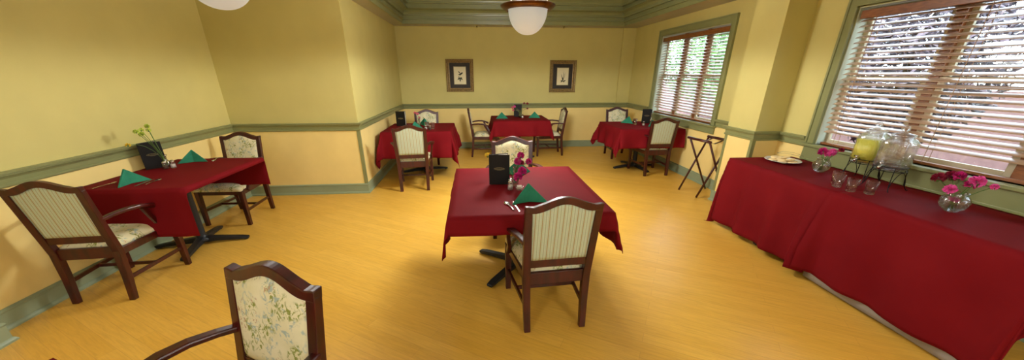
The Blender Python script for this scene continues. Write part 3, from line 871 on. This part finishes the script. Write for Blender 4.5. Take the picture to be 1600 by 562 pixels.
mb = MB()
for (a, c) in ((A0, G0), (A1, G1)):
    p = Vector(a)*.48+Vector(c)*.52; p.z = .375
    mb.tube([rel(p.x, p.y-.025, p.z), rel(p.x, p.y+.025, p.z)], .006, 8)
mb.build('pivot_pin', 'wire', t)
for k in (.25, .75):
    a = Vector(A0).lerp(Vector(A1), k); c = Vector(B0).lerp(Vector(B1), k); mpt = (a+c)/2-Vector((0, 0, .045))
    mb = MB(); mb.bar([rel(*(a+Vector((0, 0, .013)))), rel(*mpt.lerp(a, .5)-Vector((0, 0, .005)) if False else rel(*(mpt.lerp(a, .5)-Vector((0, 0, .01))))) if False else rel(*(mpt.lerp(a, .5))), rel(*mpt), rel(*(mpt.lerp(c, .5))), rel(*(c+Vector((0, 0, .013))))], .03, .003)
    mb.build('strap', 'mahog', t)

# ------------------------------------------------------------------ table ware
TZ = .7625
def proto_napkin(label, x, y, z, rot, s=1):
    mb = MB()
    A = (0, .01, .105*s); L_ = (-.105*s, -.045*s, 0); C = (0, -.012*s, 0); R_ = (.105*s, -.045*s, 0); Bk = (0, .085*s, 0)
    A2 = (.0, .016, .103*s)
    # front left leaf, front right leaf folded separately and a rear leaf, each a thin folded slab
    def slab(pts, n=.004):
        v = [Vector(p) for p in pts]; nn = (v[1]-v[0]).cross(v[2]-v[0]).normalized()*n; mb.prism(v, nn)
    slab([A, L_, C]); slab([A, C, R_]); slab([A2, Bk, L_]); slab([A2, R_, Bk])
    slab([(-.004, .006, .1*s), (-.088*s, -.034*s, .002), (-.006, -.004, .002)], .003); slab([(.004, .006, .1*s), (.006, -.004, .002), (.088*s, -.034*s, .002)], .003)
    o = mb.build('napkin', 'green', bevel=.0015)
    o.location = (x, y, z); o.rotation_euler = (0, 0, rot)
    return tag(o, label, 'napkin', None)
np0 = proto_napkin('green folded napkin at the near end of the left wall table', -2.86, 3.05, TZ, math.radians(75), 1.15)
def napkin(label, x, y, deg, s=1):
    o = np0.copy(); COL.objects.link(o); o.location = (x, y, TZ); o.rotation_euler = (0, 0, math.radians(deg)); o.scale = (s, s, s); o['label'] = label; return o
napkin('green folded napkin at the far end of the left wall table', -2.90, 3.83, 20)
napkin('green folded napkin on the centre table, just beyond the near chair', .36, 2.335, 5, 1.05)
napkin('green folded napkin behind the menu on the centre table', .37, 3.08, 185, 1.05)
napkin('green folded napkin on the left side of the table against the back wall', .54, 7.36, 0)
napkin('green folded napkin on the right side of the table against the back wall', 1.22, 7.41, -8)
napkin('green folded napkin behind the glasses on the back left corner table', -.90, 6.45, -60)
napkin('green folded napkin behind the chair back on the back left corner table', -.98, 5.98, 30)
napkin('green folded napkin by the far chair on the table beside the small window', 2.80, 6.42, -50)
napkin('green folded napkin by the near chair on the table beside the small window', 3.04, 5.97, 10, .9)

def make_menu(label, x, y, deg, w=.165, h=.245, op=24, tilt=-4):
    t = thing('menu', label, 'menu', (x, y, TZ+.001), math.radians(deg))
    th = .004
    for s in (1, -1):
        a = math.radians(op/2)*s
        R = Matrix.Rotation(a, 4, 'Z')
        mb = MB(); mb.box(0, w, -th/2, th/2, 0, h, mat=R); o = mb.build('cover', 'menu', t, bevel=.0015)
        if s == -1:
            mb = MB(); f = -th/2-.0006
            # arched crest of short gilt bars, standing for the unreadable title
            for i in range(11):
                u = i/10*2-1; mb.box(w/2+u*.038-.0022, w/2+u*.038+.0022, f, f+.0007, h*.56-u*u*.006, h*.56-u*u*.006+.006, mat=R)
            for (hw, zz) in ((.046, h*.525), (.036, h*.505), (.018, h*.485)):
                mb.box(w/2-hw, w/2+hw, f, f+.0007, zz, zz+.002, mat=R)
            mb.build('gilt_title', 'gilt', o)
    mb = MB()
    for s in (1, -1):
        R = Matrix.Rotation(math.radians(op/2-1.6)*s, 4, 'Z'); mb.box(.004, w-.006, -.0012, .0012, .004, h-.006, mat=R)
    mb.build('page', 'paper', t)
    return t
mn0 = make_menu('black standing menu with gilt title on the centre table', .098, 2.76, 6)
for x, y, deg, lab in (
    (-3.10, 3.50, 62, 'black standing menu beside the vase on the left wall table'),
    (-1.35, 6.34, -2, 'black standing menu on the back left corner table, next to the left wall'),
    (.815, 7.62, 0, 'black standing menu behind the flowers on the table against the back wall'),
    (3.04, 6.40, -5, 'black standing menu on the table beside the small window'),
): dup(mn0, (x, y, TZ+.001), math.radians(deg), lab)

# cutlery
def spoon(label, x, y, deg, L=.17):
    mb = MB(); n = 14; rr = []
    for i in range(n+1):
        u = i/n; xx = u*L
        if u < .62: w = .0042+.003*(1-u/.62)**2; h = .0022; z = .003+.004*math.sin(u/.62*PI)*.8
        else:
            v = (u-.62)/.38; w = .004+.0165*math.sin(min(1, v*1.02)**.8*PI); h = .0018; z = .0045-.003*math.sin(v*PI)
        rr.append([Vector((xx, w, z+h*.9+.002*(w > .008))), Vector((xx, 0, z+h*.2)), Vector((xx, -w, z+h*.9+.002*(w > .008))), Vector((xx, -w*.8, z-h*.3)), Vector((xx, 0, z-h)), Vector((xx, w*.8, z-h*.3))])
    mb.rings(rr, 0, True); o = mb.build('spoon', 'steel')
    o.location = (x, y, TZ+.0015); o.rotation_euler = (0, 0, math.radians(deg)); return tag(o, label, 'spoon')
def knife(label, x, y, deg, L=.21):
    mb = MB(); pts = [(0, .005), (.08, .0045), (.09, .007), (.17, .008), (.2, .004), (L, 0), (.2, -.004), (.09, -.005), (.08, -.0045), (0, -.005)]
    mb.prism([(a, c, 0) for a, c in pts], (0, 0, .0025)); o = mb.build('knife', 'steel', bevel=.0006)
    o.location = (x, y, TZ+.001); o.rotation_euler = (0, 0, math.radians(deg)); return tag(o, label, 'knife')
def fork(label, x, y, deg, L=.19):
    mb = MB(); mb.bar([(0, 0, .003), (.06, 0, .005), (.12, 0, .003)], [.009, .006, .006], .003); mb.bar([(.12, 0, .003), (.135, 0, .003)], [.008, .022], .003)
    for k in range(4): mb.bar([(.134, -.009+.006*k, .003), (.16, -.0095+.0063*k, .0015), (L, -.0085+.0057*k, .005)], .003, .002)
    o = mb.build('fork', 'steel'); o.location = (x, y, TZ+.0005); o.rotation_euler = (0, 0, math.radians(deg)); return tag(o, label, 'fork')
spoon('soup spoon beside the near green napkin on the left wall table', -2.69, 2.99, 95)
knife('knife between the napkin and the spoon on the left wall table', -2.745, 2.95, 95)
fork('fork left of the near green napkin on the left wall table', -3.01, 2.90, 88)
spoon('teaspoon beside the far green napkin on the left wall table', -2.76, 3.98, -75)
spoon('spoon beside the near green napkin on the centre table', .235, 2.16, 105)
knife('knife beside the near green napkin on the centre table', .27, 2.13, 96)
spoon('spoon in front of the left green napkin on the table against the back wall', .44, 7.18, 0)

# flowers
def bloom_mesh(mb, c, r, seed, mi=1, carn=True):
    rnd = random.Random(seed); c = Vector(c)
    n = 26 if carn else 10
    for k in range(n):
        zz = 1-(k+.5)/n*1.55; a = k*2.39996+rnd.uniform(-.2, .2); q = math.sqrt(max(0, 1-zz*zz))
        d = Vector((math.cos(a)*q, math.sin(a)*q, zz)); s_ = d.orthogonal().normalized(); u = d.cross(s_)
        ang = rnd.uniform(0, PI); s2 = s_*math.cos(ang)+u*math.sin(ang); u2 = d.cross(s2)
        R = r*rnd.uniform(.82, 1.08)
        base = c+d*r*.15
        m = 5; vs = [base]
        for i in range(m):
            v = i/(m-1)*2-1
            vs.append(c+d*R*(1-.12*abs(v)+.08*((i % 2)*2-1))+s2*(v*r*.62)+u2*rnd.uniform(-.16, .16)*r)
        mb.add(vs, [(0, i, i+1) for i in range(1, m)], mi, False)
def flower(name, label, foot, bend, head, r, mat, group, seed, cat='flower', carn=True, leaves=1):
    o = Vector(foot); t = thing(name, label, cat, foot, 0, group)
    h = Vector(head)-o; bd = Vector(bend)-o
    mb = MB(); pts = [bd*0]+[((1-u)**2)*Vector((0, 0, 0))+2*u*(1-u)*bd+u*u*h for u in (.2, .4, .6, .8, .95)]
    mb.tube(pts, .0022, 6)
    for k in range(leaves):
        p = pts[2+k % 3]; a = seed*1.3+k*2.1; d = Vector((math.cos(a)*.8, math.sin(a)*.8, .5))*.035; s_ = d.cross(Vector((0, 0, 1))).normalized()*.005
        mb.add([p, p+d*.5+s_, p+d, p+d*.5-s_], [(0, 1, 2, 3)], 0)
    mb.lathe([(0, -r*.75), (r*.22, -r*.7), (r*.33, -r*.3), (r*.2, 0), (0, 0)], 8, c=tuple(h)); mb.build('stem', 'stem', t)
    mb = MB(); bloom_mesh(mb, h, r, seed, 0, carn); mb.build('bloom', mat, t)
    return t

def bud_vase(label, x, y, h=.12, r=.022, water=True, name='bud_vase'):
    t = thing(name, label, 'vase', (x, y, TZ))
    prof = [(0, .0), (r, .0), (r*1.12, .006), (r*1.1, h*.42), (r*.55, h*.62), (r*.5, h*.85), (r*.8, h), (r*.74, h), (r*.42, h*.85), (r*.47, h*.62), (r*.98, h*.42), (r*1.0, .012), (0, .01)]
    mb = MB(); mb.lathe(prof, 24); mb.build('glass_body', 'glass', t)
    mb = MB(); mb.lathe([(0, .0115), (r*.97, .0125), (r*.96, h*.36), (0, h*.36)], 20); mb.build('water', 'water', t)
    return t
def globe_vase(label, x, y, R=.068):
    t = thing('globe_vase', label, 'vase', (x, y, TZ))
    out = [(0, .0), (.03, .0)]+[(R*math.sin(a), R*.92-R*.92*math.cos(a)) for a in [PI*k/20 for k in range(4, 16)]]
    z_n = out[-1][1]; rn = out[-1][0]
    out += [(rn*.93, z_n+.008), (rn*1.02, z_n+.018)]
    inn = [(max(0, a-.0035), z_+.003) for a, z_ in reversed(out[2:-1])]
    prof = out+[(rn*1.02-.004, z_n+.018)]+inn+[(0, .006)]
    mb = MB(); mb.lathe(prof, 36); mb.build('glass_body', 'glass', t)
    pr = [(0, .0062)]+[((R-.004)*math.sin(a), R*.92-(R*.92-.003)*math.cos(a)) for a in [PI*k/20 for k in range(4, 12)]]
    pr.append((0, pr[-1][1]))
    mb = MB(); mb.lathe(pr, 30); mb.build('water', 'water', t)
    return t

# centre table flowers
vx, vy = .305, 2.72
bud_vase('clear bud vase holding magenta carnations on the centre table', vx, vy, .155, .027)
for i, (x, y, z, r) in enumerate(((.352, 2.74, 1.0, .030), (.322, 2.70, .962, .032), (.352, 2.73, .945, .024), (.418, 2.76, .945, .027), (.352, 2.66, .895, .036), (.318, 2.62, .862, .036))):
    flower('carnation', 'magenta carnation in the bud vase on the centre table', (vx+.004*(i-2.5), vy, TZ+.02), (vx, vy, .9), (x, y, z), r, 'crimson' if i == 2 else 'magenta', 'magenta carnations on the centre table', 30+i)
flower('daffodil', 'small yellow flower showing left of the menu on the centre table', (vx-.012, vy+.01, TZ+.03), (vx-.02, vy+.05, .93), (.098, 3.03, .945), .026, 'gold', None, 51, carn=False)
# left table
vx, vy = -2.985, 3.60
bud_vase('clear glass bud vase of lime flowers on the left wall table', vx, vy, .12, .032)
for i, (x, y, z, r) in enumerate(((-2.97, 3.40, 1.130, .020), (-2.95, 3.43, 1.142, .020), (-2.94, 3.49, 1.165, .020), (-2.94, 3.49, 1.130, .020), (-2.95, 3.42, 1.105, .022))):
    flower('lime_flower', 'long-stemmed lime flower leaning left from the vase on the left wall table', (vx+.003*i-.006, vy+.01, TZ+.02), (vx+.02, vy-.04, .93), (x, y, z), r, 'lime', 'lime flowers in the left wall table vase', 60+i, carn=(i % 2 == 0))
flower('daffodil', 'small yellow flower drooping behind the menu on the left wall table', (vx-.01, vy+.012, TZ+.03), (vx-.03, vy-.05, 1.02), (-2.98, 3.29, 1.035), .02, 'gold', None, 71, carn=False)
# back table
vx, vy = .925, 7.44
bud_vase('clear bud vase on the table against the back wall', vx, vy, .15, .026)
for i, (x, y, z, r, m) in enumerate(((.775, 7.5, .955, .030, 'rose'), (.815, 7.5, .975, .028, 'pink'), (1.012, 7.5, 1.040, .022, 'crimson'), (1.079, 7.5, 1.035, .024, 'crimson'), (.789, 7.5, .906, .026, 'rose'), (1.081, 7.5, .935, .020, 'crimson'))):
    flower('carnation', 'rose carnation left of the menu on the back wall table' if x < .9 else 'dark red bud right of the menu on the back wall table', (vx+.004*(i-2.5), vy, TZ+.02), (vx, vy, .92), (x, y, z), r, m, 'rose carnations on the back wall table' if x < .9 else 'dark red buds on the back wall table', 80+i)
# back left
vx, vy = -.93, 6.12
bud_vase('clear bud vase of red flowers on the back left corner table', vx, vy, .15, .024)
for i, (x, y, z, r) in enumerate(((-.985, 6.1, 1.005, .022), (-.945, 6.1, .985, .024), (-.92, 6.1, .93, .018))):
    flower('carnation', 'small coral red flower on the back left corner table', (vx+.004*(i-1), vy, TZ+.02), (vx, vy, .9), (x, y, z), r, 'rose', 'coral flowers on the back left corner table', 90+i)
# buffet vases
globe_vase('round clear vase of magenta flowers next to the cookie plate', 3.15, 2.90)
for i, (x, y, z, r, m) in enumerate(((3.15, 2.945, .935, .030, 'magenta'), (3.12, 2.90, .955, .034, 'magenta'), (3.16, 2.85, .955, .032, 'pink'), (3.12, 2.82, .945, .028, 'pink'), (3.17, 2.79, .985, .022, 'crimson'), (3.14, 2.87, .93, .026, 'pink'))):
    flower('carnation', 'pink and magenta carnation in the round vase next to the cookie plate', (3.15+.012*math.cos(i*2), 2.90+.012*math.sin(i*2), TZ+.02), (3.15, 2.89, .87), (x, y, z), r, m, 'carnations in the round vase by the cookie plate', 100+i, leaves=3)
globe_vase('round clear vase of carnations at the right end of the buffet', 3.10, 1.90, .070)
for i, (x, y, z, r, m) in enumerate(((3.08, 2.02, .955, .036, 'crimson'), (3.12, 1.985, .975, .038, 'crimson'), (3.13, 1.955, .985, .032, 'magenta'), (3.10, 1.845, .978, .040, 'pink'), (3.12, 1.88, .95, .030, 'magenta'), (3.06, 1.925, .905, .032, 'pink'), (3.10, 1.765, .97, .020, 'pink'), (3.09, 1.90, .84, .024, 'magenta'))):
    flower('carnation', 'pink or red carnation in the round vase at the right end of the buffet', (3.10+.014*math.cos(i*2), 1.90+.014*math.sin(i*2), TZ+.02), (3.10, 1.90, .86), (x, y, z), r, m, 'carnations in the round vase at the right end of the buffet', 120+i, leaves=3)

# shakers
def shaker(label, x, y, fill):
    t = thing('shaker', label, 'shaker', (x, y, TZ))
    r = .021
    mb = MB(); mb.lathe([(0, 0), (r, 0), (r*1.05, .004), (r*.95, .05), (r*.8, .058), (r*.74, .058), (r*.88, .05), (r*.96, .006), (0, .005)], 12); mb.build('glass_body', 'glass', t)
    mb = MB(); mb.lathe([(0, .0055), (r*.92, .0065), (r*.88, .036), (0, .036)], 12); mb.build('contents', fill, t)
    mb = MB(); mb.lathe([(r*.86, .055), (r*.9, .060), (r*.85, .070), (r*.4, .077), (0, .078)], 16); mb.build('cap', 'chrome', t)
    return t
sk = shaker('salt shaker beside the vase on the centre table', .262, 2.66, 'salt')
pk = shaker('pepper shaker on the left wall table beside the vase', -2.945, 3.53, 'pepper')
dup(sk, (-2.905, 3.57, TZ), 0, 'salt shaker on the left wall table beside the vase')
dup(sk, (.255, 2.605, TZ), 0, 'second glass shaker nearest the camera on the centre table')
dup(sk, (-.80, 5.90, TZ), 0, 'salt shaker on the back left corner table')
dup(pk, (-.73, 5.86, TZ), 0, 'pepper shaker on the back left corner table')
dup(sk, (.965, 7.36, TZ), 0, 'salt shaker on the table against the back wall')
dup(sk, (2.92, 6.05, TZ), 0, 'salt shaker on the table beside the small window')
bud_vase('slim clear bud vase on the table beside the small window', 3.13, 6.22, .19, .020)

def tumbler(label, x, y, h=.100, r=.038, group=None):
    t = thing('glass_tumbler', label, 'glass', (x, y, TZ), 0, group)
    n = 32; out = [(.55, .0), (.74, .002), (.80, .012), (.84, .03), (1.0, 1.0*h)]
    prof = [(0, 0), (r*.70, 0), (r*.80, .004), (r*.83, .022), (r, h), (r-.003, h), (r*.76, .024), (r*.6, .017), (0, .016)]
    vs = []; fs = []; k = len(prof)
    for j in range(n):
        a = 2*PI*j/n
        for q, (pr, z) in enumerate(prof):
            f = 1+(.045*math.cos(8*a) if q in (2, 3) else 0); vs.append((math.cos(a)*pr*f, math.sin(a)*pr*f, z))
    for j in range(n):
        for i in range(k-1):
            a = j*k+i; b_ = ((j+1) % n)*k+i; fs.append((a, b_, b_+1, a+1))
    mb = MB(); mb.add(vs, fs, 0, True); mb.build('glass_body', 'glass', t)
    return t
tg = tumbler('clear tumbler on the buffet, left rear of the four', 2.945, 2.545)
for x, y, lab in ((2.872, 2.465, 'clear tumbler on the buffet, second from the left and in front'), (2.862, 2.345, 'clear tumbler on the buffet, third from the left'), (2.94, 2.275, 'clear tumbler on the buffet, rightmost of the four'),
                  (-.80, 6.08, 'clear tumbler on the back left corner table'), (-.70, 5.98, 'clear tumbler nearer the right edge of the back left corner table'), (2.84, 6.22, 'clear tumbler on the table beside the small window')):
    dup(tg, (x, y, TZ), .3*x, lab)
# sugar dish on centre table
t = thing('sugar_dish', 'small cut glass dish of sugar packets on the centre table', 'dish', (.325, 2.60, TZ))
mb = MB(); mb.lathe([(0, 0), (.022, 0), (.026, .006), (.034, .03), (.032, .03), (.024, .009), (0, .006)], 20); mb.build('glass_body', 'glass', t)
mb = MB()
for k in range(6): mb.box(-.018, .018, -.012+.004*k, -.0105+.004*k, .010, .036)
mb.build('sugar_packet', 'paper', t)

# plate of cookies
t = thing('plate', 'white oval plate of cookies at the far end of the buffet', 'plate', (3.13, 3.30, TZ))
mb = MB(); mb.lathe([(0, .002), (.07, .0), (.085, .004), (.14, .020), (.152, .024), (.150, .027), (.138, .024), (.085, .009), (.07, .006), (0, .006)], 40, sy=1.1); mb.build('dish', 'china', t)
mb = None
ck0 = None
rnd = random.Random(3)
for k, (dx, dy, dz, tl) in enumerate(((-.055, -.06, .008, .1), (.045, -.07, .008, -.1), (-.06, .05, .008, .12), (.05, .06, .008, -.12), (0, .0, .008, 0), (-.03, -.015, .026, .22), (.03, -.055, .028, -.2), (.02, .03, .027, .15), (-.02, .075, .027, -.15), (.0, -.02, .042, .3))):
    if ck0 is None:
        mb = MB(); mb.lathe([(0, 0), (.036, 0), (.042, .005), (.040, .011), (.030, .0145), (0, .015)], 18, sx=1.05)
        ck0 = mb.build('cookie', 'cookie'); o = ck0
        tag(o, 'pale shortbread cookie piled on the white plate', 'cookie', 'cookies on the white plate')
    else:
        o = ck0.copy(); COL.objects.link(o)
    o.location = (3.13+dx, 3.30+dy, TZ+dz); o.rotation_euler = (tl, tl*.6, k)
t = thing('serving_tongs', 'clear serving tongs lying across the cookies', 'tongs', (3.16, 3.28, TZ+.06))
mb = MB()
mb.bar([(-.10, .03, .03), (-.04, .0, .035), (.04, -.06, .02), (.09, -.11, .0)], [.012, .016, .014, .03], .003)
mb.bar([(-.10, .03, .034), (-.03, .04, .045), (.06, .0, .035), (.12, -.05, .01)], [.012, .016, .014, .03], .003)
mb.build('tong_arm', 'glass', t, bevel=.001)

# drink dispensers
def dispenser(label, x, y, rot, liquid):
    zb = .915
    t = thing('drink_dispenser', label, 'drink dispenser', (x, y, zb), rot)
    H = .25; a = .086
    def ring(s, z, e=4.0, n=40):
        r = []
        for k in range(n):
            th = 2*PI*k/n; c, sn = math.cos(th), math.sin(th)
            rr_ = (abs(c)**e+abs(sn)**e)**(-1/e)
            r.append(Vector((c*rr_*s, sn*rr_*s, z)))
        return r
    prof = [(.060, 0, 4), (.078, .002, 4.5), (a, .014, 5), (a, .19, 5), (a*.97, .215, 4), (.070, .235, 2.6), (.062, .242, 2), (.066, .255, 2),
            (.061, .255, 2), (.057, .243, 2), (.064, .232, 2.6), (a*.92, .213, 4), (a-.005, .19, 5), (a-.005, .018, 5), (.06, .007, 4)]
    mb = MB(); mb.rings([ring(s, z, e) for s, z, e in prof]+[ring(.001, .007, 2)], 0, True, True, False)
    mb.add(ring(.060, 0, 4), [tuple(range(40))[::-1]], 0, False)
    mb.build('jar', 'glass', t)
    mb = MB(); mb.lathe([(.066, .256), (.070, .259), (.068, .266), (.045, .274), (.014, .280), (.010, .286), (.020, .296), (.024, .308), (.019, .321), (.008, .328), (0, .329)], 28); mb.build('lid', 'glass', t)
    mb = MB(); h = .185 if liquid == 'lemon' else .03
    mb.rings([ring(.058, .0082, 4), ring(a-.0062, .019, 5), ring(a-.0062, h, 5)], 0, True, True, True)
    mb.build('lemonade' if liquid == 'lemon' else 'water', liquid, t)
    mb = MB(); mb.tube([(-a+.004, 0, .035), (-a-.03, 0, .035), (-a-.042, 0, .03), (-a-.044, 0, .012)], [.010, .009, .009, .007], 12)
    mb.lathe([(0, 0), (.016, 0), (.016, .006), (0, .006)], 12, c=(-a-.012, 0, .035)) if False else None
    sp = mb.build('spigot', 'chrome', t)
    mb = MB(); mb.tube([(-a-.032, 0, .04), (-a-.034, 0, .058)], .004, 8); mb.tube([(-a-.034, -.016, .06), (-a-.034, .016, .06)], .005, 8); mb.build('tap_handle', 'chrome', sp)
    # wire stand
    s = thing('wire_stand', label.replace('dispenser', 'wire stand under the dispenser') if False else ('black wire stand under the lemonade dispenser' if liquid == 'lemon' else 'black wire stand under the clear water dispenser'), 'stand', (x, y, TZ), rot)
    hz = zb-TZ; R = .098
    mb = MB()
    mb.tube([(R*math.cos(k*PI/12), R*math.sin(k*PI/12), hz+.028) for k in range(25)], .0028, 6)
    for k in range(8):
        th = k*PI/4
        mb.tube([(R*math.cos(th), R*math.sin(th), hz+.028), (R*.97*math.cos(th), R*.97*math.sin(th), hz-.004)], .0022, 6)
    mb.tube([(R*.97*math.cos(k*PI/12), R*.97*math.sin(k*PI/12), hz-.004) for k in range(25)], .0028, 6)
    mb.tube([(-R, 0, hz-.004), (R, 0, hz-.004)], .0026, 6); mb.tube([(0, -R, hz-.004), (0, R, hz-.004)], .0026, 6)
    mb.build('ring', 'wire', s)
    for k in range(4):
        th = PI/4+k*PI/2; d = Vector((math.cos(th), math.sin(th), 0))
        mb = MB(); mb.tube([d*R+Vector((0, 0, hz+.028)), d*(R+.004)+Vector((0, 0, hz*.7)), d*(R+.012)+Vector((0, 0, hz*.3)), d*(R+.03)+Vector((0, 0, .012)), d*(R+.038)+Vector((0, 0, .004)), d*(R+.046)+Vector((0, 0, .008))], .003, 6)
        mb.build('leg', 'wire', s)
        if k % 2: continue
        th2 = th+PI/2; d2 = Vector((math.cos(th2), math.sin(th2), 0)); mb = MB()
        mb.tube([(d*(R+.02)).lerp(d2*(R+.02), u)+Vector((0, 0, .03+(hz-.04)*math.sin(PI*u)**.7)) for u in [q/14 for q in range(15)]], .0024, 6)
        mb.build('arch', 'wire', s)
    return t
dispenser('glass dispenser of yellow lemonade with a knobbed lid', 3.25, 2.635, math.radians(8), 'lemon')
dispenser('clear glass dispenser with a knobbed lid, right of the lemonade', 3.19, 2.395, math.radians(8), 'water')

# ------------------------------------------------------------------ light, world, camera
w = bpy.data.worlds.new('sky'); scn.world = w; w.use_nodes = True
nt = w.node_tree; bg = nt.nodes['Background']
tc = N(nt, 'ShaderNodeTexCoord'); sep = N(nt, 'ShaderNodeSeparateXYZ'); nt.links.new(tc.outputs['Generated'], sep.inputs[0])
r = ramp(nt, sep.outputs['Z'], [(0, (.80, .88, 1, 1)), (.6, (.66, .80, 1, 1))]); nt.links.new(r.outputs[0], bg.inputs[0])
bg.inputs[1].default_value = 8
sl = bpy.data.lights.new('sun', 'SUN'); sl.energy = 8; sl.angle = .01; sl.color = (1, .96, .9)
so = bpy.data.objects.new('sun', sl); COL.objects.link(so); so.location = (-6, -4, 12)
so.rotation_euler = Vector((.50, .28, -.82)).to_track_quat('-Z', 'Y').to_euler()

cam = bpy.data.cameras.new('camera'); co = bpy.data.objects.new('camera', cam); COL.objects.link(co)
cam.sensor_width = 36; cam.sensor_fit = 'HORIZONTAL'; cam.lens = 548/1600*36
cam.shift_x = (800-791)/1600; cam.shift_y = (340-281)/1600
cam.clip_start = .05; cam.clip_end = 100
co.location = (0, 0, 1.6)
co.rotation_euler = (math.radians(90-22.3), 0, -math.radians(4.9))
scn.camera = co
vs_ = scn.view_settings
scn.display_settings.display_device = 'sRGB'
vs_.view_transform = 'Standard'; vs_.look = 'None'; vs_.exposure = .12; vs_.gamma = 1; vs_.use_curve_mapping = False
scn.cycles.max_bounces = 12; scn.cycles.transparent_max_bounces = 12
